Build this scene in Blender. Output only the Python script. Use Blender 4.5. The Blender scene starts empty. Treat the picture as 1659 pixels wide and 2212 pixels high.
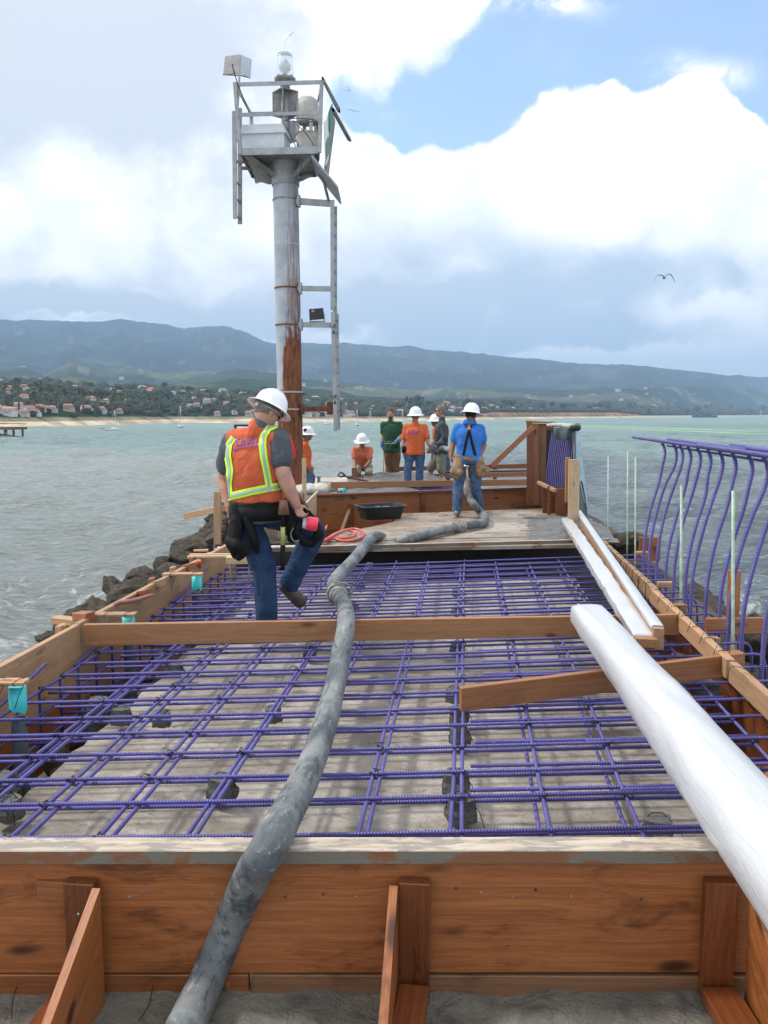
import bpy, bmesh, math, random
import numpy as np
from mathutils import Vector, Matrix, noise
from mathutils.bvhtree import BVHTree
R=math.radians; V=Vector
random.seed(7); rng=np.random.default_rng(7)
scene=bpy.context.scene; COL=scene.collection
# ------------------------------------------------------------------ camera
F=1790.; CX,CY=829.5,1106.; EH=1.94; PIT=R(6.72); YAW=R(5.62)
cam=bpy.data.cameras.new('camera'); camo=bpy.data.objects.new('camera',cam); COL.objects.link(camo)
cam.sensor_fit='VERTICAL'; cam.sensor_height=24; cam.lens=24*F/2212; cam.clip_start=.05; cam.clip_end=40000
camo.location=(0,0,EH); camo.rotation_euler=(math.pi/2-PIT,0,YAW); scene.camera=camo
scene.render.resolution_x=768; scene.render.resolution_y=1024
# ------------------------------------------------------------------ sun, exposure
SUN_EL,SUN_AZ=R(50),R(276)      # azimuth clockwise from +Y
sl=bpy.data.lights.new('sun','SUN'); sl.energy=2.1; sl.angle=R(7); sl.color=(1,.96,.9)
so=bpy.data.objects.new('sun',sl); COL.objects.link(so)
sd=V((math.sin(SUN_AZ)*math.cos(SUN_EL),math.cos(SUN_AZ)*math.cos(SUN_EL),math.sin(SUN_EL)))
so.rotation_euler=sd.to_track_quat('Z','Y').to_euler()
vs=scene.view_settings; vs.view_transform='Standard'; vs.look='None'; vs.gamma=1; vs.exposure=.86; vs.use_curve_mapping=False
# ------------------------------------------------------------------ measuring helpers (survey of the place from the photograph)
fw=V((-math.sin(YAW)*math.cos(PIT),math.cos(YAW)*math.cos(PIT),-math.sin(PIT)))
rt=V((math.cos(YAW),math.sin(YAW),0)); upv=rt.cross(fw)
def ray(x,y): return fw+rt*((x-CX)/F)+upv*((CY-y)/F)
def P(x,y,z): d=ray(x,y); t=(z-EH)/d.z; return V((d.x*t,d.y*t,z))
def Q(x,y,Y): d=ray(x,y); t=Y/d.y; return V((d.x*t,Y,EH+d.z*t))
# ------------------------------------------------------------------ world
FH=V((-math.sin(YAW),math.cos(YAW),0))
def uv(x,y): d=ray(x,y); k=d.dot(FH); return d.dot(rt)/k, d.z/k
world=bpy.data.worlds.new('World'); scene.world=world; world.use_nodes=True
class NT:
    def __init__(s,nt): s.nt=nt; s.n=nt.nodes; s.l=nt.links
    def new(s,t,**k):
        n=s.n.new(t)
        for a,b in k.items(): setattr(n,a,b)
        return n
    def put(s,sock,v):
        if isinstance(v,bpy.types.NodeSocket): s.l.new(v,sock)
        elif v is not None: sock.default_value=v
    def m(s,op,a,b=None,c=None,clamp=False):
        n=s.new('ShaderNodeMath',operation=op); n.use_clamp=clamp
        for i,v in enumerate((a,b,c)):
            if v is not None: s.put(n.inputs[i],v)
        return n.outputs[0]
    def vm(s,op,a,b=None):
        n=s.new('ShaderNodeVectorMath',operation=op); s.put(n.inputs[0],a)
        if b is not None: s.put(n.inputs[1],b)
        return n.outputs['Value'] if op in('DOT_PRODUCT','LENGTH') else n.outputs[0]
    def noise(s,vec,scale,detail=4,rough=.55,dist=0,out=0):
        n=s.new('ShaderNodeTexNoise'); s.put(n.inputs['Vector'],vec); n.inputs['Scale'].default_value=scale
        n.inputs['Detail'].default_value=detail; n.inputs['Roughness'].default_value=rough; n.inputs['Distortion'].default_value=dist
        return n.outputs[out]
    def mr(s,v,a,b,c=0,d=1,mode='SMOOTHSTEP'):
        n=s.new('ShaderNodeMapRange',interpolation_type=mode); s.put(n.inputs[0],v)
        for i,q in enumerate((a,b,c,d)): s.put(n.inputs[i+1],q)
        return n.outputs[0]
    def mix(s,f,a,b,mode='MIX'):
        n=s.new('ShaderNodeMix',data_type='RGBA',blend_type=mode); s.put(n.inputs[0],f)
        for i,q in ((6,a),(7,b)):
            s.put(n.inputs[i],(*q,1) if isinstance(q,tuple) and len(q)==3 else q)
        return n.outputs[2]
    def xyz(s,v):
        n=s.new('ShaderNodeSeparateXYZ'); s.put(n.inputs[0],v); return n.outputs
    def comb(s,x,y,z):
        n=s.new('ShaderNodeCombineXYZ')
        for i,q in enumerate((x,y,z)): s.put(n.inputs[i],q)
        return n.outputs[0]
    def curve(s,v,pts,lo,hi):
        n=s.new('ShaderNodeFloatCurve'); c=n.mapping.curves[0]
        x0,x1=pts[0][0],pts[-1][0]
        q=[((x-x0)/(x1-x0),(y-lo)/(hi-lo)) for x,y in pts]
        c.points[0].location=q[0]; c.points[1].location=q[-1]
        for a in q[1:-1]: c.points.new(*a)
        n.mapping.update()
        s.put(n.inputs['Value'],s.mr(v,x0,x1,mode='LINEAR'))
        return s.m('MULTIPLY_ADD',n.outputs[0],hi-lo,lo)
def build_sky():
    w=NT(world.node_tree); w.n.clear()
    out=w.new('ShaderNodeOutputWorld')
    tc=w.new('ShaderNodeTexCoord').outputs['Generated']
    sky=w.new('ShaderNodeTexSky',sky_type='NISHITA'); sky.sun_disc=False
    sky.sun_elevation=SUN_EL; sky.sun_rotation=SUN_AZ; sky.air_density=1.0; sky.dust_density=.8; sky.ozone_density=1.5
    bsky=w.new('ShaderNodeBackground'); bsky.inputs[1].default_value=.15
    w.l.new(sky.outputs[0],bsky.inputs[0])
    k=w.m('MAXIMUM',w.m('ABSOLUTE',w.vm('DOT_PRODUCT',tc,tuple(FH))),.08)
    u=w.m('DIVIDE',w.vm('DOT_PRODUCT',tc,tuple(rt)),k)
    v=w.m('DIVIDE',w.xyz(tc)[2],k)
    n1=w.m('SUBTRACT',w.noise(tc,6,9,.60,.25),.5)
    n2=w.m('SUBTRACT',w.noise(tc,17,7,.62,.3),.5)
    n3=w.m('SUBTRACT',w.noise(w.vm('MULTIPLY',tc,(1,1,2.2)),3.1,8,.55,.2),.5)
    # billow: rounded cumulus lumps from inverted cell distance
    vo=w.new('ShaderNodeTexVoronoi',feature='SMOOTH_F1'); w.put(vo.inputs['Vector'],w.vm('ADD',tc,w.vm('SCALE',w.comb(n1,n2,n3)))); 
    wv=w.new('ShaderNodeVectorMath',operation='SCALE'); w.put(wv.inputs[0],w.comb(n1,n2,n3)); wv.inputs[3].default_value=.10
    w.put(vo.inputs['Vector'],w.vm('ADD',tc,wv.outputs[0])); vo.inputs['Scale'].default_value=13; vo.inputs['Smoothness'].default_value=.35
    bil=w.m('SUBTRACT',.42,vo.outputs['Distance'])
    low=[(540,100),(700,200),(740,225),(775,262),(800,262),(830,282),(860,305),(900,298),(935,292),(965,310),(1010,300),(1040,285),(1075,262),(1110,240),(1145,208),(1180,188),(1230,178),(1290,165),(1330,162),(1370,176),(1400,192),(1430,200),(1460,192),(1500,182),(1530,172),(1560,185),(1600,205),(1659,222),(1800,260)]
    upp=[(540,100),(700,205),(745,190),(775,205),(800,196),(840,178),(860,140),(880,120),(920,110),(960,92),(1000,58),(1030,20),(1060,-30),(1100,-150),(1150,-260),(1800,-420)]
    L=[uv(*p) for p in low]; U=[uv(*p) for p in upp]
    vL=w.curve(u,L,.2,1.0); vU=w.curve(u,U,.2,1.3)
    e1=w.m('ADD',w.m('SUBTRACT',v,vL),w.m('ADD',w.m('ADD',w.m('MULTIPLY',n1,.06),w.m('MULTIPLY',n2,.022)),w.m('MULTIPLY',bil,-.06)))
    e2=w.m('ADD',w.m('SUBTRACT',vU,v),w.m('ADD',w.m('MULTIPLY',n1,.11),w.m('MULTIPLY',n2,.05)))
    blue=w.m('MULTIPLY',w.mr(e1,-.003,.007),w.mr(e2,-.008,.022))
    blue=w.m('MULTIPLY',blue,w.mr(u,uv(690,200)[0],uv(735,200)[0],0,.95))
    # thin wisps in the blue
    wis=w.noise(w.vm('MULTIPLY',tc,(1,1,1.6)),9,8,.66,.8)
    def G(x,y,sx,sy,amp,uu=None,vv=None):
        a,b=uv(x,y); s1,s2=sx/F,sy/F
        du=w.m('DIVIDE',w.m('SUBTRACT',uu or u,a),s1); dv=w.m('DIVIDE',w.m('SUBTRACT',vv or v,b),s2)
        r2=w.m('ADD',w.m('MULTIPLY',du,du),w.m('MULTIPLY',dv,dv))
        return w.m('MULTIPLY',w.m('EXPONENT',w.m('MULTIPLY',r2,-.7)),amp)
    def S(lst,uu=None,vv=None):
        a=None
        for g in lst:
            q=G(*g,uu,vv); a=q if a is None else w.m('ADD',a,q)
        return a
    wm=S([(1175,100,26,30,.9),(1470,150,50,26,.9),(1560,165,50,22,1.1),(1190,5,90,22,1.3),(1090,2,40,14,.8),(800,240,40,14,.5)])
    wisp=w.m('MULTIPLY',w.mr(wis,.40,.72),wm,clamp=True)
    blue=w.m('MULTIPLY',blue,w.m('SUBTRACT',1,wisp,clamp=True))
    # light and dark cloud masses
    uw=w.m('ADD',u,w.m('MULTIPLY',n3,.22)); vw=w.m('ADD',v,w.m('ADD',w.m('MULTIPLY',n1,.13),w.m('MULTIPLY',n2,.04)))
    dark=S([(120,225,350,95,.95),(10,60,280,95,.72),(340,60,260,80,.50),(400,190,150,60,.35),(560,10,140,40,.22),(430,440,120,60,.22),(700,500,110,50,.25),(260,650,420,34,.85),(20,655,200,30,.5),(560,690,160,24,.7),(470,560,200,30,.18),
            (930,680,240,42,.95),(790,640,90,70,.30),(1240,640,250,62,.8),(1350,590,180,50,.42),(1010,430,90,100,.26),(1440,470,230,45,.34),(1130,520,140,40,.30),(1120,735,260,26,.55),
            (1450,735,180,26,.6),(1560,770,100,14,.55),(1620,600,80,50,.25),(890,540,60,80,.18)],uw,vw)
    lite=S([(1280,778,260,13,1.1),(1600,735,110,34,.7),(1545,700,90,24,.7),(320,628,60,12,.5),(1120,768,230,7,.9),(1010,600,120,26,.45),(1230,480,130,50,.5),(440,706,50,10,.35),(200,687,160,5,.5),(690,728,60,14,.8),(570,715,45,10,.8),(1350,345,250,110,.5),(900,400,120,60,.3)],uw,vw)
    t=w.m('SUBTRACT',dark,lite)
    t=w.m('ADD',t,w.m('ADD',w.m('MULTIPLY',n3,.5),w.m('ADD',w.m('MULTIPLY',n1,.75),w.m('MULTIPLY',n2,.55))))
    n4=w.m('SUBTRACT',w.noise(w.vm('ADD',w.vm('MULTIPLY',tc,(1,1,1.7)),w.comb(w.m('MULTIPLY',n1,.10),w.m('MULTIPLY',n2,.08),w.m('MULTIPLY',n1,.14))),11,10,.64,.35),.5)
    t=w.m('ADD',t,w.m('ADD',w.m('MULTIPLY',bil,-.8),w.m('MULTIPLY',n4,1.25))); t=w.mr(t,-.36,.98)
    # far from the surveyed patch keep a mixed, broken sky
    warm=w.mix(w.mr(u,-.3,.25),(.57,.60,.655),(.47,.55,.66))
    cc=w.mix(t,(1.12,1.10,1.08),warm)
    bc=w.new('ShaderNodeBackground'); w.l.new(cc,bc.inputs[0]); bc.inputs[1].default_value=.84
    ms=w.new('ShaderNodeMixShader'); w.l.new(blue,ms.inputs[0]); w.l.new(bc.outputs[0],ms.inputs[1]); w.l.new(bsky.outputs[0],ms.inputs[2])
    w.l.new(ms.outputs[0],out.inputs[0])
build_sky()
# ------------------------------------------------------------------ materials
MATS={}
def newmat(name):
    m=bpy.data.materials.new(name); m.use_nodes=True; w=NT(m.node_tree); w.n.clear()
    o=w.new('ShaderNodeOutputMaterial'); b=w.new('ShaderNodeBsdfPrincipled'); w.l.new(b.outputs[0],o.inputs[0])
    MATS[name]=m; return m,w,b
def bump(w,b,h,st=.3,d=.01):
    n=w.new('ShaderNodeBump'); n.inputs['Strength'].default_value=st; n.inputs['Distance'].default_value=d
    w.put(n.inputs['Height'],h); w.l.new(n.outputs[0],b.inputs['Normal'])
def objco(w): return w.new('ShaderNodeTexCoord').outputs['Object']
def geoco(w): return w.new('ShaderNodeNewGeometry').outputs['Position']
def rco(w):
    r=w.new('ShaderNodeObjectInfo').outputs['Random']
    return w.vm('ADD',objco(w),w.comb(w.m('MULTIPLY',r,37),w.m('MULTIPLY',r,19),w.m('MULTIPLY',r,53))),r
def plain(name,c,rough=.6,metal=0,var=.25,sc=9,bs=0,bsc=60,c2=None,bd=.004,spec=.5):
    m,w,b=newmat(name); co,r=rco(w)
    n=w.noise(co,sc,5,.6)
    d=tuple(x*(1-var) for x in c) if c2 is None else c2
    l=tuple(min(1,x*(1+var*.6)) for x in c) if c2 is None else c
    col=w.mix(w.mr(n,.32,.68),d,l); w.l.new(col,b.inputs['Base Color'])
    b.inputs['Roughness'].default_value=rough; b.inputs['Metallic'].default_value=metal; b.inputs['Specular IOR Level'].default_value=spec
    if bs: bump(w,b,w.noise(co,bsc,4,.6),bs,bd)
    return m
def wood(name,c1,c2,dark,rough=.6,knots=.5,stain=.4,wet=0):
    m,w,b=newmat(name); co,r=rco(w)
    st=w.vm('MULTIPLY',co,(.35,24,24))
    ds=w.noise(w.vm('MULTIPLY',co,(.8,2.2,2.2)),1.6,2,.5)
    wvv=w.vm('ADD',st,w.comb(0,w.m('MULTIPLY',ds,3.2),w.m('MULTIPLY',ds,3.2)))
    g=w.m('ADD',w.m('MULTIPLY',w.noise(wvv,2.6,6,.62,.2),.6),w.m('MULTIPLY',w.noise(w.vm('MULTIPLY',wvv,(1,3.2,3.2)),2.6,3,.6),.4))
    col=w.mix(w.mr(g,.34,.66),c1,c2)
    fine=w.noise(w.vm('MULTIPLY',co,(2,90,90)),3,3,.6)
    col=w.mix(w.mr(fine,.45,.75,0,.35),col,tuple(x*.6 for x in c1))
    vo=w.new('ShaderNodeTexVoronoi',feature='F1'); w.put(vo.inputs['Vector'],w.vm('ADD',w.vm('MULTIPLY',co,(2.3,6,6)),w.comb(ds,ds,0))); vo.inputs['Scale'].default_value=1.0; vo.inputs['Randomness'].default_value=1
    kn=w.mr(vo.outputs['Distance'],.06,.20,min(1,knots*1.2),0)
    ksel=w.m('GREATER_THAN',w.xyz(vo.outputs['Color'])[0],.45)
    col=w.mix(w.m('MULTIPLY',kn,ksel),col,dark)
    sn=w.noise(w.vm('MULTIPLY',co,(1.3,3.2,3.2)),2.1,7,.68,.4)
    col=w.mix(w.mr(sn,.52,.72,0,stain),col,dark)
    hv=w.mix(1.0,col,w.mix(r,(.80,.80,.80),(1.12,1.08,1.05)),'MULTIPLY')
    w.l.new(hv,b.inputs['Base Color'])
    b.inputs['Roughness'].default_value=rough
    w.put(b.inputs['Roughness'],w.mr(sn,.4,.7,rough,rough-.15*wet))
    bump(w,b,w.m('ADD',g,w.m('MULTIPLY',fine,.5)),.35,.003)
    return m
W_TAN=wood('lumber_tan',(.34,.195,.10),(.46,.29,.165),(.10,.045,.022),.6,.8,.3)
W_ORANGE=wood('lumber_orange',(.225,.070,.019),(.345,.128,.040),(.045,.014,.007),.45,.9,.6,1)
W_FRONT=wood('lumber_front',(.23,.070,.018),(.36,.132,.040),(.05,.015,.007),.45,1.0,.85,1)
W_BEAM=wood('lumber_beam',(.30,.135,.050),(.42,.215,.092),(.12,.045,.018),.55,.9,.25)
W_PALE=wood('lumber_pale',(.46,.31,.175),(.58,.43,.27),(.16,.09,.05),.65,.8,.25)
W_WET=wood('lumber_wet_dark',(.13,.036,.010),(.22,.066,.018),(.022,.009,.006),.4,.6,.7,1)
W_BROWN=wood('lumber_brown',(.16,.075,.035),(.24,.12,.055),(.04,.02,.012),.6,.5,.6)
def capmat():
    m,w,b=newmat('lumber_whitewashed'); co,r=rco(w)
    g=w.noise(w.vm('MULTIPLY',co,(1.5,16,16)),2.6,6,.62,.3)
    base=w.mix(w.mr(g,.35,.65),(.36,.29,.22),(.50,.43,.345))
    pt=w.noise(w.vm('MULTIPLY',co,(1.2,5,5)),4.5,8,.72,.3)
    col=w.mix(w.mr(pt,.47,.55,0,.9),base,(.23,.205,.18))
    n=w.new('ShaderNodeNewGeometry').outputs['Normal']
    side=w.mr(w.xyz(n)[2],.5,.2)      # vertical faces: bare brown board with smears of dried cement
    cem=w.noise(w.vm('MULTIPLY',co,(1,2,2)),3.2,5,.6,.4)
    sidec=w.mix(w.mr(cem,.46,.52),(.20,.085,.036),(.16,.145,.115))
    col=w.mix(side,col,sidec)
    w.l.new(col,b.inputs['Base Color']); b.inputs['Roughness'].default_value=.7
    bump(w,b,w.m('ADD',g,w.m('MULTIPLY',pt,2)),.5,.004); return m
W_CAP=capmat()
def concrete(name,c1,c2,c3,sc=1.5,bs=.5,stretch=(1,1,1),fine=30,rough=.85,bd=.012,wetness=0):
    m,w,b=newmat(name); co=w.vm('MULTIPLY',geoco(w),stretch)
    a=w.noise(co,sc,8,.65,.3); f=w.noise(co,fine,6,.7); g=w.noise(co,sc*3.4,6,.6,.5)
    col=w.mix(w.mr(a,.38,.62),c1,c2); col=w.mix(w.mr(g,.52,.68,0,.8),col,c3)
    col=w.mix(w.mr(f,.35,.75,0,.5),col,tuple(x*.55 for x in c2))
    w.l.new(col,b.inputs['Base Color']); b.inputs['Roughness'].default_value=rough
    if wetness: w.put(b.inputs['Roughness'],w.mr(g,.45,.7,rough,rough-wetness))
    bump(w,b,w.m('ADD',f,w.m('MULTIPLY',g,1.5)),bs,bd); return m
M_SLAB=concrete('concrete_slab_mottled',(.24,.205,.17),(.45,.405,.35),(.12,.098,.078),2.1,.9,(.8,1.25,1),20,.8,.025)
M_GROUND=concrete('rough_wet_concrete',(.17,.158,.13),(.28,.26,.21),(.09,.084,.075),2.5,1.0,(1,1,1),34,.8,.03,.35)
M_OLD=concrete('old_pale_concrete',(.36,.34,.29),(.48,.46,.40),(.22,.2,.17),2.2,.6)
M_POUR=concrete('fresh_concrete',(.13,.13,.13),(.20,.20,.195),(.08,.08,.08),6,1.0,(1,1,1),40,.5,.03)
M_PIT=concrete('trench_soil',(.06,.045,.032),(.10,.075,.05),(.03,.024,.02),3,1,(1,1,1),20,.9)
M_DECK=concrete('deck_plywood_mud',(.20,.135,.085),(.38,.33,.27),(.13,.08,.05),1.3,.4,(.9,1.1,1),14,.5,.01,.3)
def rockmat(name,c1,c2,c3):
    m,w,b=newmat(name); co,r=rco(w)
    a=w.noise(co,2.6,8,.68,.4); f=w.noise(co,13,7,.72)
    col=w.mix(w.mr(a,.36,.64),c1,c2); col=w.mix(w.mr(f,.52,.72,0,.8),col,c3)
    col=w.mix(1.0,col,w.mix(r,(.75,.75,.75),(1.2,1.15,1.1)),'MULTIPLY')
    w.l.new(col,b.inputs['Base Color']); b.inputs['Roughness'].default_value=.75
    bump(w,b,w.m('ADD',w.m('MULTIPLY',a,2),w.m('ADD',f,w.noise(co,5,6,.7))),1.0,.12); return m
M_ROCK=rockmat('dark_rock',(.055,.044,.031),(.15,.118,.08),(.022,.023,.015))
M_ROCKL=rockmat('ochre_rock',(.16,.12,.085),(.27,.20,.13),(.12,.07,.035))
M_DOBIE=plain('spacer_concrete',(.105,.105,.10),.85,0,.45,14,.6,50)
def rebarmat():
    m,w,b=newmat('purple_epoxy'); co,r=rco(w); x=w.xyz(co)
    s=w.m('SINE',w.m('MULTIPLY',w.xyz(objco(w))[0],2*math.pi/.013))
    n=w.noise(co,5,5,.6)
    n2=w.noise(co,60,4,.7)
    col=w.mix(w.mr(n,.3,.7),(.058,.049,.215),(.096,.086,.315))
    col=w.mix(w.mr(n2,.60,.70,0,.7),col,(.27,.25,.27))
    col=w.mix(w.mr(s,.5,1,0,.22),col,(.16,.13,.42))
    w.l.new(col,b.inputs['Base Color']); b.inputs['Roughness'].default_value=.38
    bump(w,b,s,.7,.0022); return m
M_BAR=rebarmat()
M_WIRE=plain('black_wire',(.012,.012,.012),.5,.6,.2)
def hosemat():
    m,w,b=newmat('grey_rubber_hose'); co,r=rco(w)
    a=w.noise(w.vm('MULTIPLY',co,(1,1,1)),3.2,8,.66,.5); f=w.noise(w.vm('MULTIPLY',co,(2.2,.42,2.2)),13,9,.76,.25); g=w.noise(w.vm('MULTIPLY',co,(2.6,.30,2.6)),8,9,.76,.3)
    col=w.mix(w.mr(a,.36,.64),(.075,.088,.098),(.20,.215,.215))
    col=w.mix(w.mr(g,.50,.60,0,.8),col,(.040,.048,.057))
    col=w.mix(w.mr(f,.56,.66,0,.8),col,(.33,.325,.29))
    w.l.new(col,b.inputs['Base Color']); b.inputs['Roughness'].default_value=.62
    bump(w,b,w.m('ADD',f,g),.55,.008); return m
M_HOSE=hosemat()
M_CEMENTY=plain('cement_crusted_metal',(.25,.24,.21),.8,0,.5,20,.8,40)
def plastic():
    m,w,b=newmat('white_plastic_film'); co=objco(w)
    n=w.noise(w.vm('MULTIPLY',co,(1.2,7,7)),3,6,.62,1.6); n2=w.noise(w.vm('MULTIPLY',co,(5,2.5,2.5)),5,5,.6,2.0)
    b.inputs['Base Color'].default_value=(.52,.53,.55,1); b.inputs['Roughness'].default_value=.30
    b.inputs['Coat Weight'].default_value=.35; b.inputs['Coat Roughness'].default_value=.22
    b.inputs['Subsurface Weight'].default_value=.0
    bump(w,b,w.m('ADD',w.m('MULTIPLY',n,1.0),w.m('MULTIPLY',n2,.35)),.35,.012); return m
M_FILM=plastic()
M_TURQ=plain('turquoise_tape',(.04,.52,.53),.4,0,.15)
M_PVC=plain('grey_pvc',(.10,.12,.14),.4,0,.2)
M_GREEN=plain('pale_green_coating',(.34,.45,.33),.5,0,.25,14)
M_REDH=plain('red_air_hose',(.55,.085,.06),.4,0,.2)
M_ORPL=plain('orange_plastic',(.75,.13,.03),.45,0,.1)
M_YEL=plain('yellow_plastic',(.75,.58,.04),.45,0,.1)
M_BLACKPL=plain('black_plastic',(.012,.013,.014),.45,0,.3,20,.3,80)
M_GALV=plain('galvanised_steel',(.29,.305,.31),.5,.35,.18,6,.15,60)
M_GALVD=plain('weathered_grey_steel',(.24,.24,.225),.6,.3,.3,7,.2,60)
M_STEEL=plain('steel',(.4,.4,.4),.35,.9,.2)
M_GREYPAINT=plain('pale_grey_paint',(.50,.54,.57),.5,0,.12,5)
M_CREAM=plain('dirty_cream_plastic',(.40,.38,.35),.6,0,.2,8)
M_TARPG=plain('green_grey_tarp',(.055,.085,.085),.5,0,.35,5,.6,12,None,.02)
M_TARPB=plain('pale_blue_tarp',(.36,.47,.53),.45,0,.3,5,.6,12,None,.02)
def polemat():
    m,w,b=newmat('rusting_painted_steel'); g=objco(w); xx,yy,zz=w.xyz(g)
    st=w.noise(w.vm('MULTIPLY',g,(9,9,.7)),2.2,8,.7,.3); sp=w.noise(w.vm('MULTIPLY',g,(1,1,.6)),7,8,.72,.3)
    paint=w.mix(w.mr(w.noise(g,3,5,.6),.35,.65),(.27,.30,.325),(.36,.40,.43))
    rust=w.mix(w.mr(w.noise(w.vm('MULTIPLY',g,(5,5,1.1)),3,8,.7,.5),.34,.66),(.075,.024,.012),(.23,.075,.026))
    rust=w.mix(w.mr(sp,.55,.7,0,.6),rust,(.28,.15,.07))
    # rust side faces +x; local z=0 at the base
    side=w.mr(xx,-.14,-.02)
    hi=w.mr(zz,2.2,1.6)     # solid rust near the base all round
    body=w.m('MULTIPLY',side,w.mr(zz,3.5,2.3,0,1,'LINEAR'))
    strk=w.m('MULTIPLY',w.m('MULTIPLY',w.mr(xx,-.06,.06),w.mr(zz,5.8,2.6,.15,1.3,'LINEAR')),w.mr(st,.42,.54))
    n=w.m('MULTIPLY',w.m('SUBTRACT',w.m('ADD',w.m('MULTIPLY',sp,.6),w.m('MULTIPLY',st,.4)),.5),2.2)
    msk=w.m('MAXIMUM',w.m('MAXIMUM',w.mr(w.m('ADD',body,n),.35,.55),w.mr(w.m('ADD',hi,n),.4,.6)),w.m('MULTIPLY',strk,.75))
    col=w.mix(msk,paint,rust); w.l.new(col,b.inputs['Base Color'])
    w.put(b.inputs['Roughness'],w.mr(msk,0,1,.42,.85)); bump(w,b,w.m('MULTIPLY',w.m('ADD',sp,st),msk),.5,.01); return m
M_POLE=polemat()
M_RUST=plain('rust',(.19,.065,.028),.85,0,.5,12,.6,40,(.07,.025,.013))
def glassmat():
    m,w,b=newmat('lantern_glass'); b.inputs['Base Color'].default_value=(.85,.93,.93,1)
    b.inputs['Transmission Weight'].default_value=.75; b.inputs['Roughness'].default_value=.12; b.inputs['IOR'].default_value=1.35
    z=w.xyz(objco(w))[2]; bump(w,b,w.m('SINE',w.m('MULTIPLY',z,180)),.4,.004); return m
M_GLASS=glassmat()
M_WHITE=plain('white_paint',(.78,.78,.77),.4,0,.08,6)
M_HATW=plain('white_hard_hat',(.80,.80,.79),.28,0,.06,8)
M_SKIN=plain('skin',(.42,.22,.15),.5,0,.15,14,.15,90)
M_SKIND=plain('tanned_skin',(.24,.115,.07),.5,0,.15,14,.15,90)
M_HAIR=plain('brown_hair',(.07,.042,.028),.7,0,.4,40,.6,120)
M_HAIRG=plain('greying_hair',(.16,.13,.105),.7,0,.4,40,.6,120)
M_DARK=plain('black_leather',(.006,.006,.006),.7,0,.4,16,.4,50,spec=.2)
M_TANL=plain('worn_tan_leather',(.24,.155,.085),.7,0,.45,12,.5,50)
M_BRNL=plain('brown_leather',(.15,.07,.035),.6,0,.35,12,.4,50)
M_BOOT=plain('brown_boot',(.07,.042,.034),.6,0,.3,16,.4,50)
def cloth(name,c,rough=.85,var=.22,sc=7,bs=.5):
    m,w,b=newmat(name); co,r=rco(w)
    n=w.noise(co,sc,4,.6,.5); f=w.noise(w.vm('MULTIPLY',co,(1,1,.45)),13,4,.6,1.2)
    col=w.mix(w.mr(n,.3,.7),tuple(x*(1-var) for x in c),tuple(min(1,x*(1+var*.5)) for x in c))
    w.l.new(col,b.inputs['Base Color']); b.inputs['Roughness'].default_value=rough; b.inputs['Specular IOR Level'].default_value=.25
    bump(w,b,w.m('ADD',f,w.m('MULTIPLY',n,1.2)),bs,.05); return m
C_VEST=cloth('orange_vest_cloth',(.52,.105,.04),.8,.10,4,.6)
C_VESTR=cloth('red_vest_lining',(.62,.035,.02))
C_ORANGE=cloth('orange_shirt_cloth',(.60,.12,.038),.8,.12)
C_SALMON=cloth('salmon_shirt_cloth',(.60,.165,.09),.85,.12)
C_GREEN=cloth('green_shirt_cloth',(.022,.075,.036))
C_GREYT=cloth('grey_shirt_cloth',(.082,.09,.105))
C_GREYS=cloth('grey_sweater_cloth',(.060,.066,.074))
C_BLUE=cloth('blue_shirt_cloth',(.035,.165,.50),.8,.15)
C_JEANS=cloth('blue_denim',(.022,.050,.112),.9,.35,9,.6)
C_JEANL=cloth('faded_denim',(.075,.135,.235),.9,.35,9,.6)
C_BROWN=cloth('brown_canvas',(.17,.088,.045))
C_KHAKI=cloth('khaki_cloth',(.36,.33,.24))
C_SHORT=cloth('grey_khaki_cloth',(.21,.20,.15))
C_LIME=plain('lime_tape',(.50,.90,.03),.6,0,.08); C_SILV=plain('silver_tape',(.36,.42,.42),.35,.2,.12)
C_GLOVE=cloth('blue_glove',(.08,.20,.42)); C_GLOVEG=cloth('grey_glove',(.13,.14,.15))
M_PURTXT=plain('purple_print',(.16,.07,.30),.8,0,.2)
M_PINK=plain('red_tape_roll',(.85,.04,.09),.35,0,.1)
M_LIMEH=plain('dull_yellow_grip',(.38,.42,.09),.5,0,.2)
# ------------------------------------------------------------------ mesh building
def tag(o,label=None,cat=None,group=None,kind=None):
    for k,v in (('label',label),('category',cat),('group',group),('kind',kind)):
        if v: o[k]=v
    return o
def root(name,loc,label=None,cat=None,group=None):
    o=bpy.data.objects.new(name,None); COL.objects.link(o); o.location=loc; o.empty_display_size=.1
    return tag(o,label,cat,group)
def wmat(o):
    m=o.matrix_basis.copy()
    return wmat(o.parent)@o.matrix_parent_inverse@m if o.parent else m
def attach(o,par):
    if par is not None:
        o.parent=par; o.matrix_parent_inverse=wmat(par).inverted()
    return o
def link(name,me,mat,par=None,M=None,smooth=True):
    if mat is not None and not me.materials: me.materials.append(mat)
    if smooth is not None: me.polygons.foreach_set('use_smooth',[smooth]*len(me.polygons))
    o=bpy.data.objects.new(name,me); COL.objects.link(o)
    if M is not None: o.matrix_basis=M
    return attach(o,par)
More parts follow.
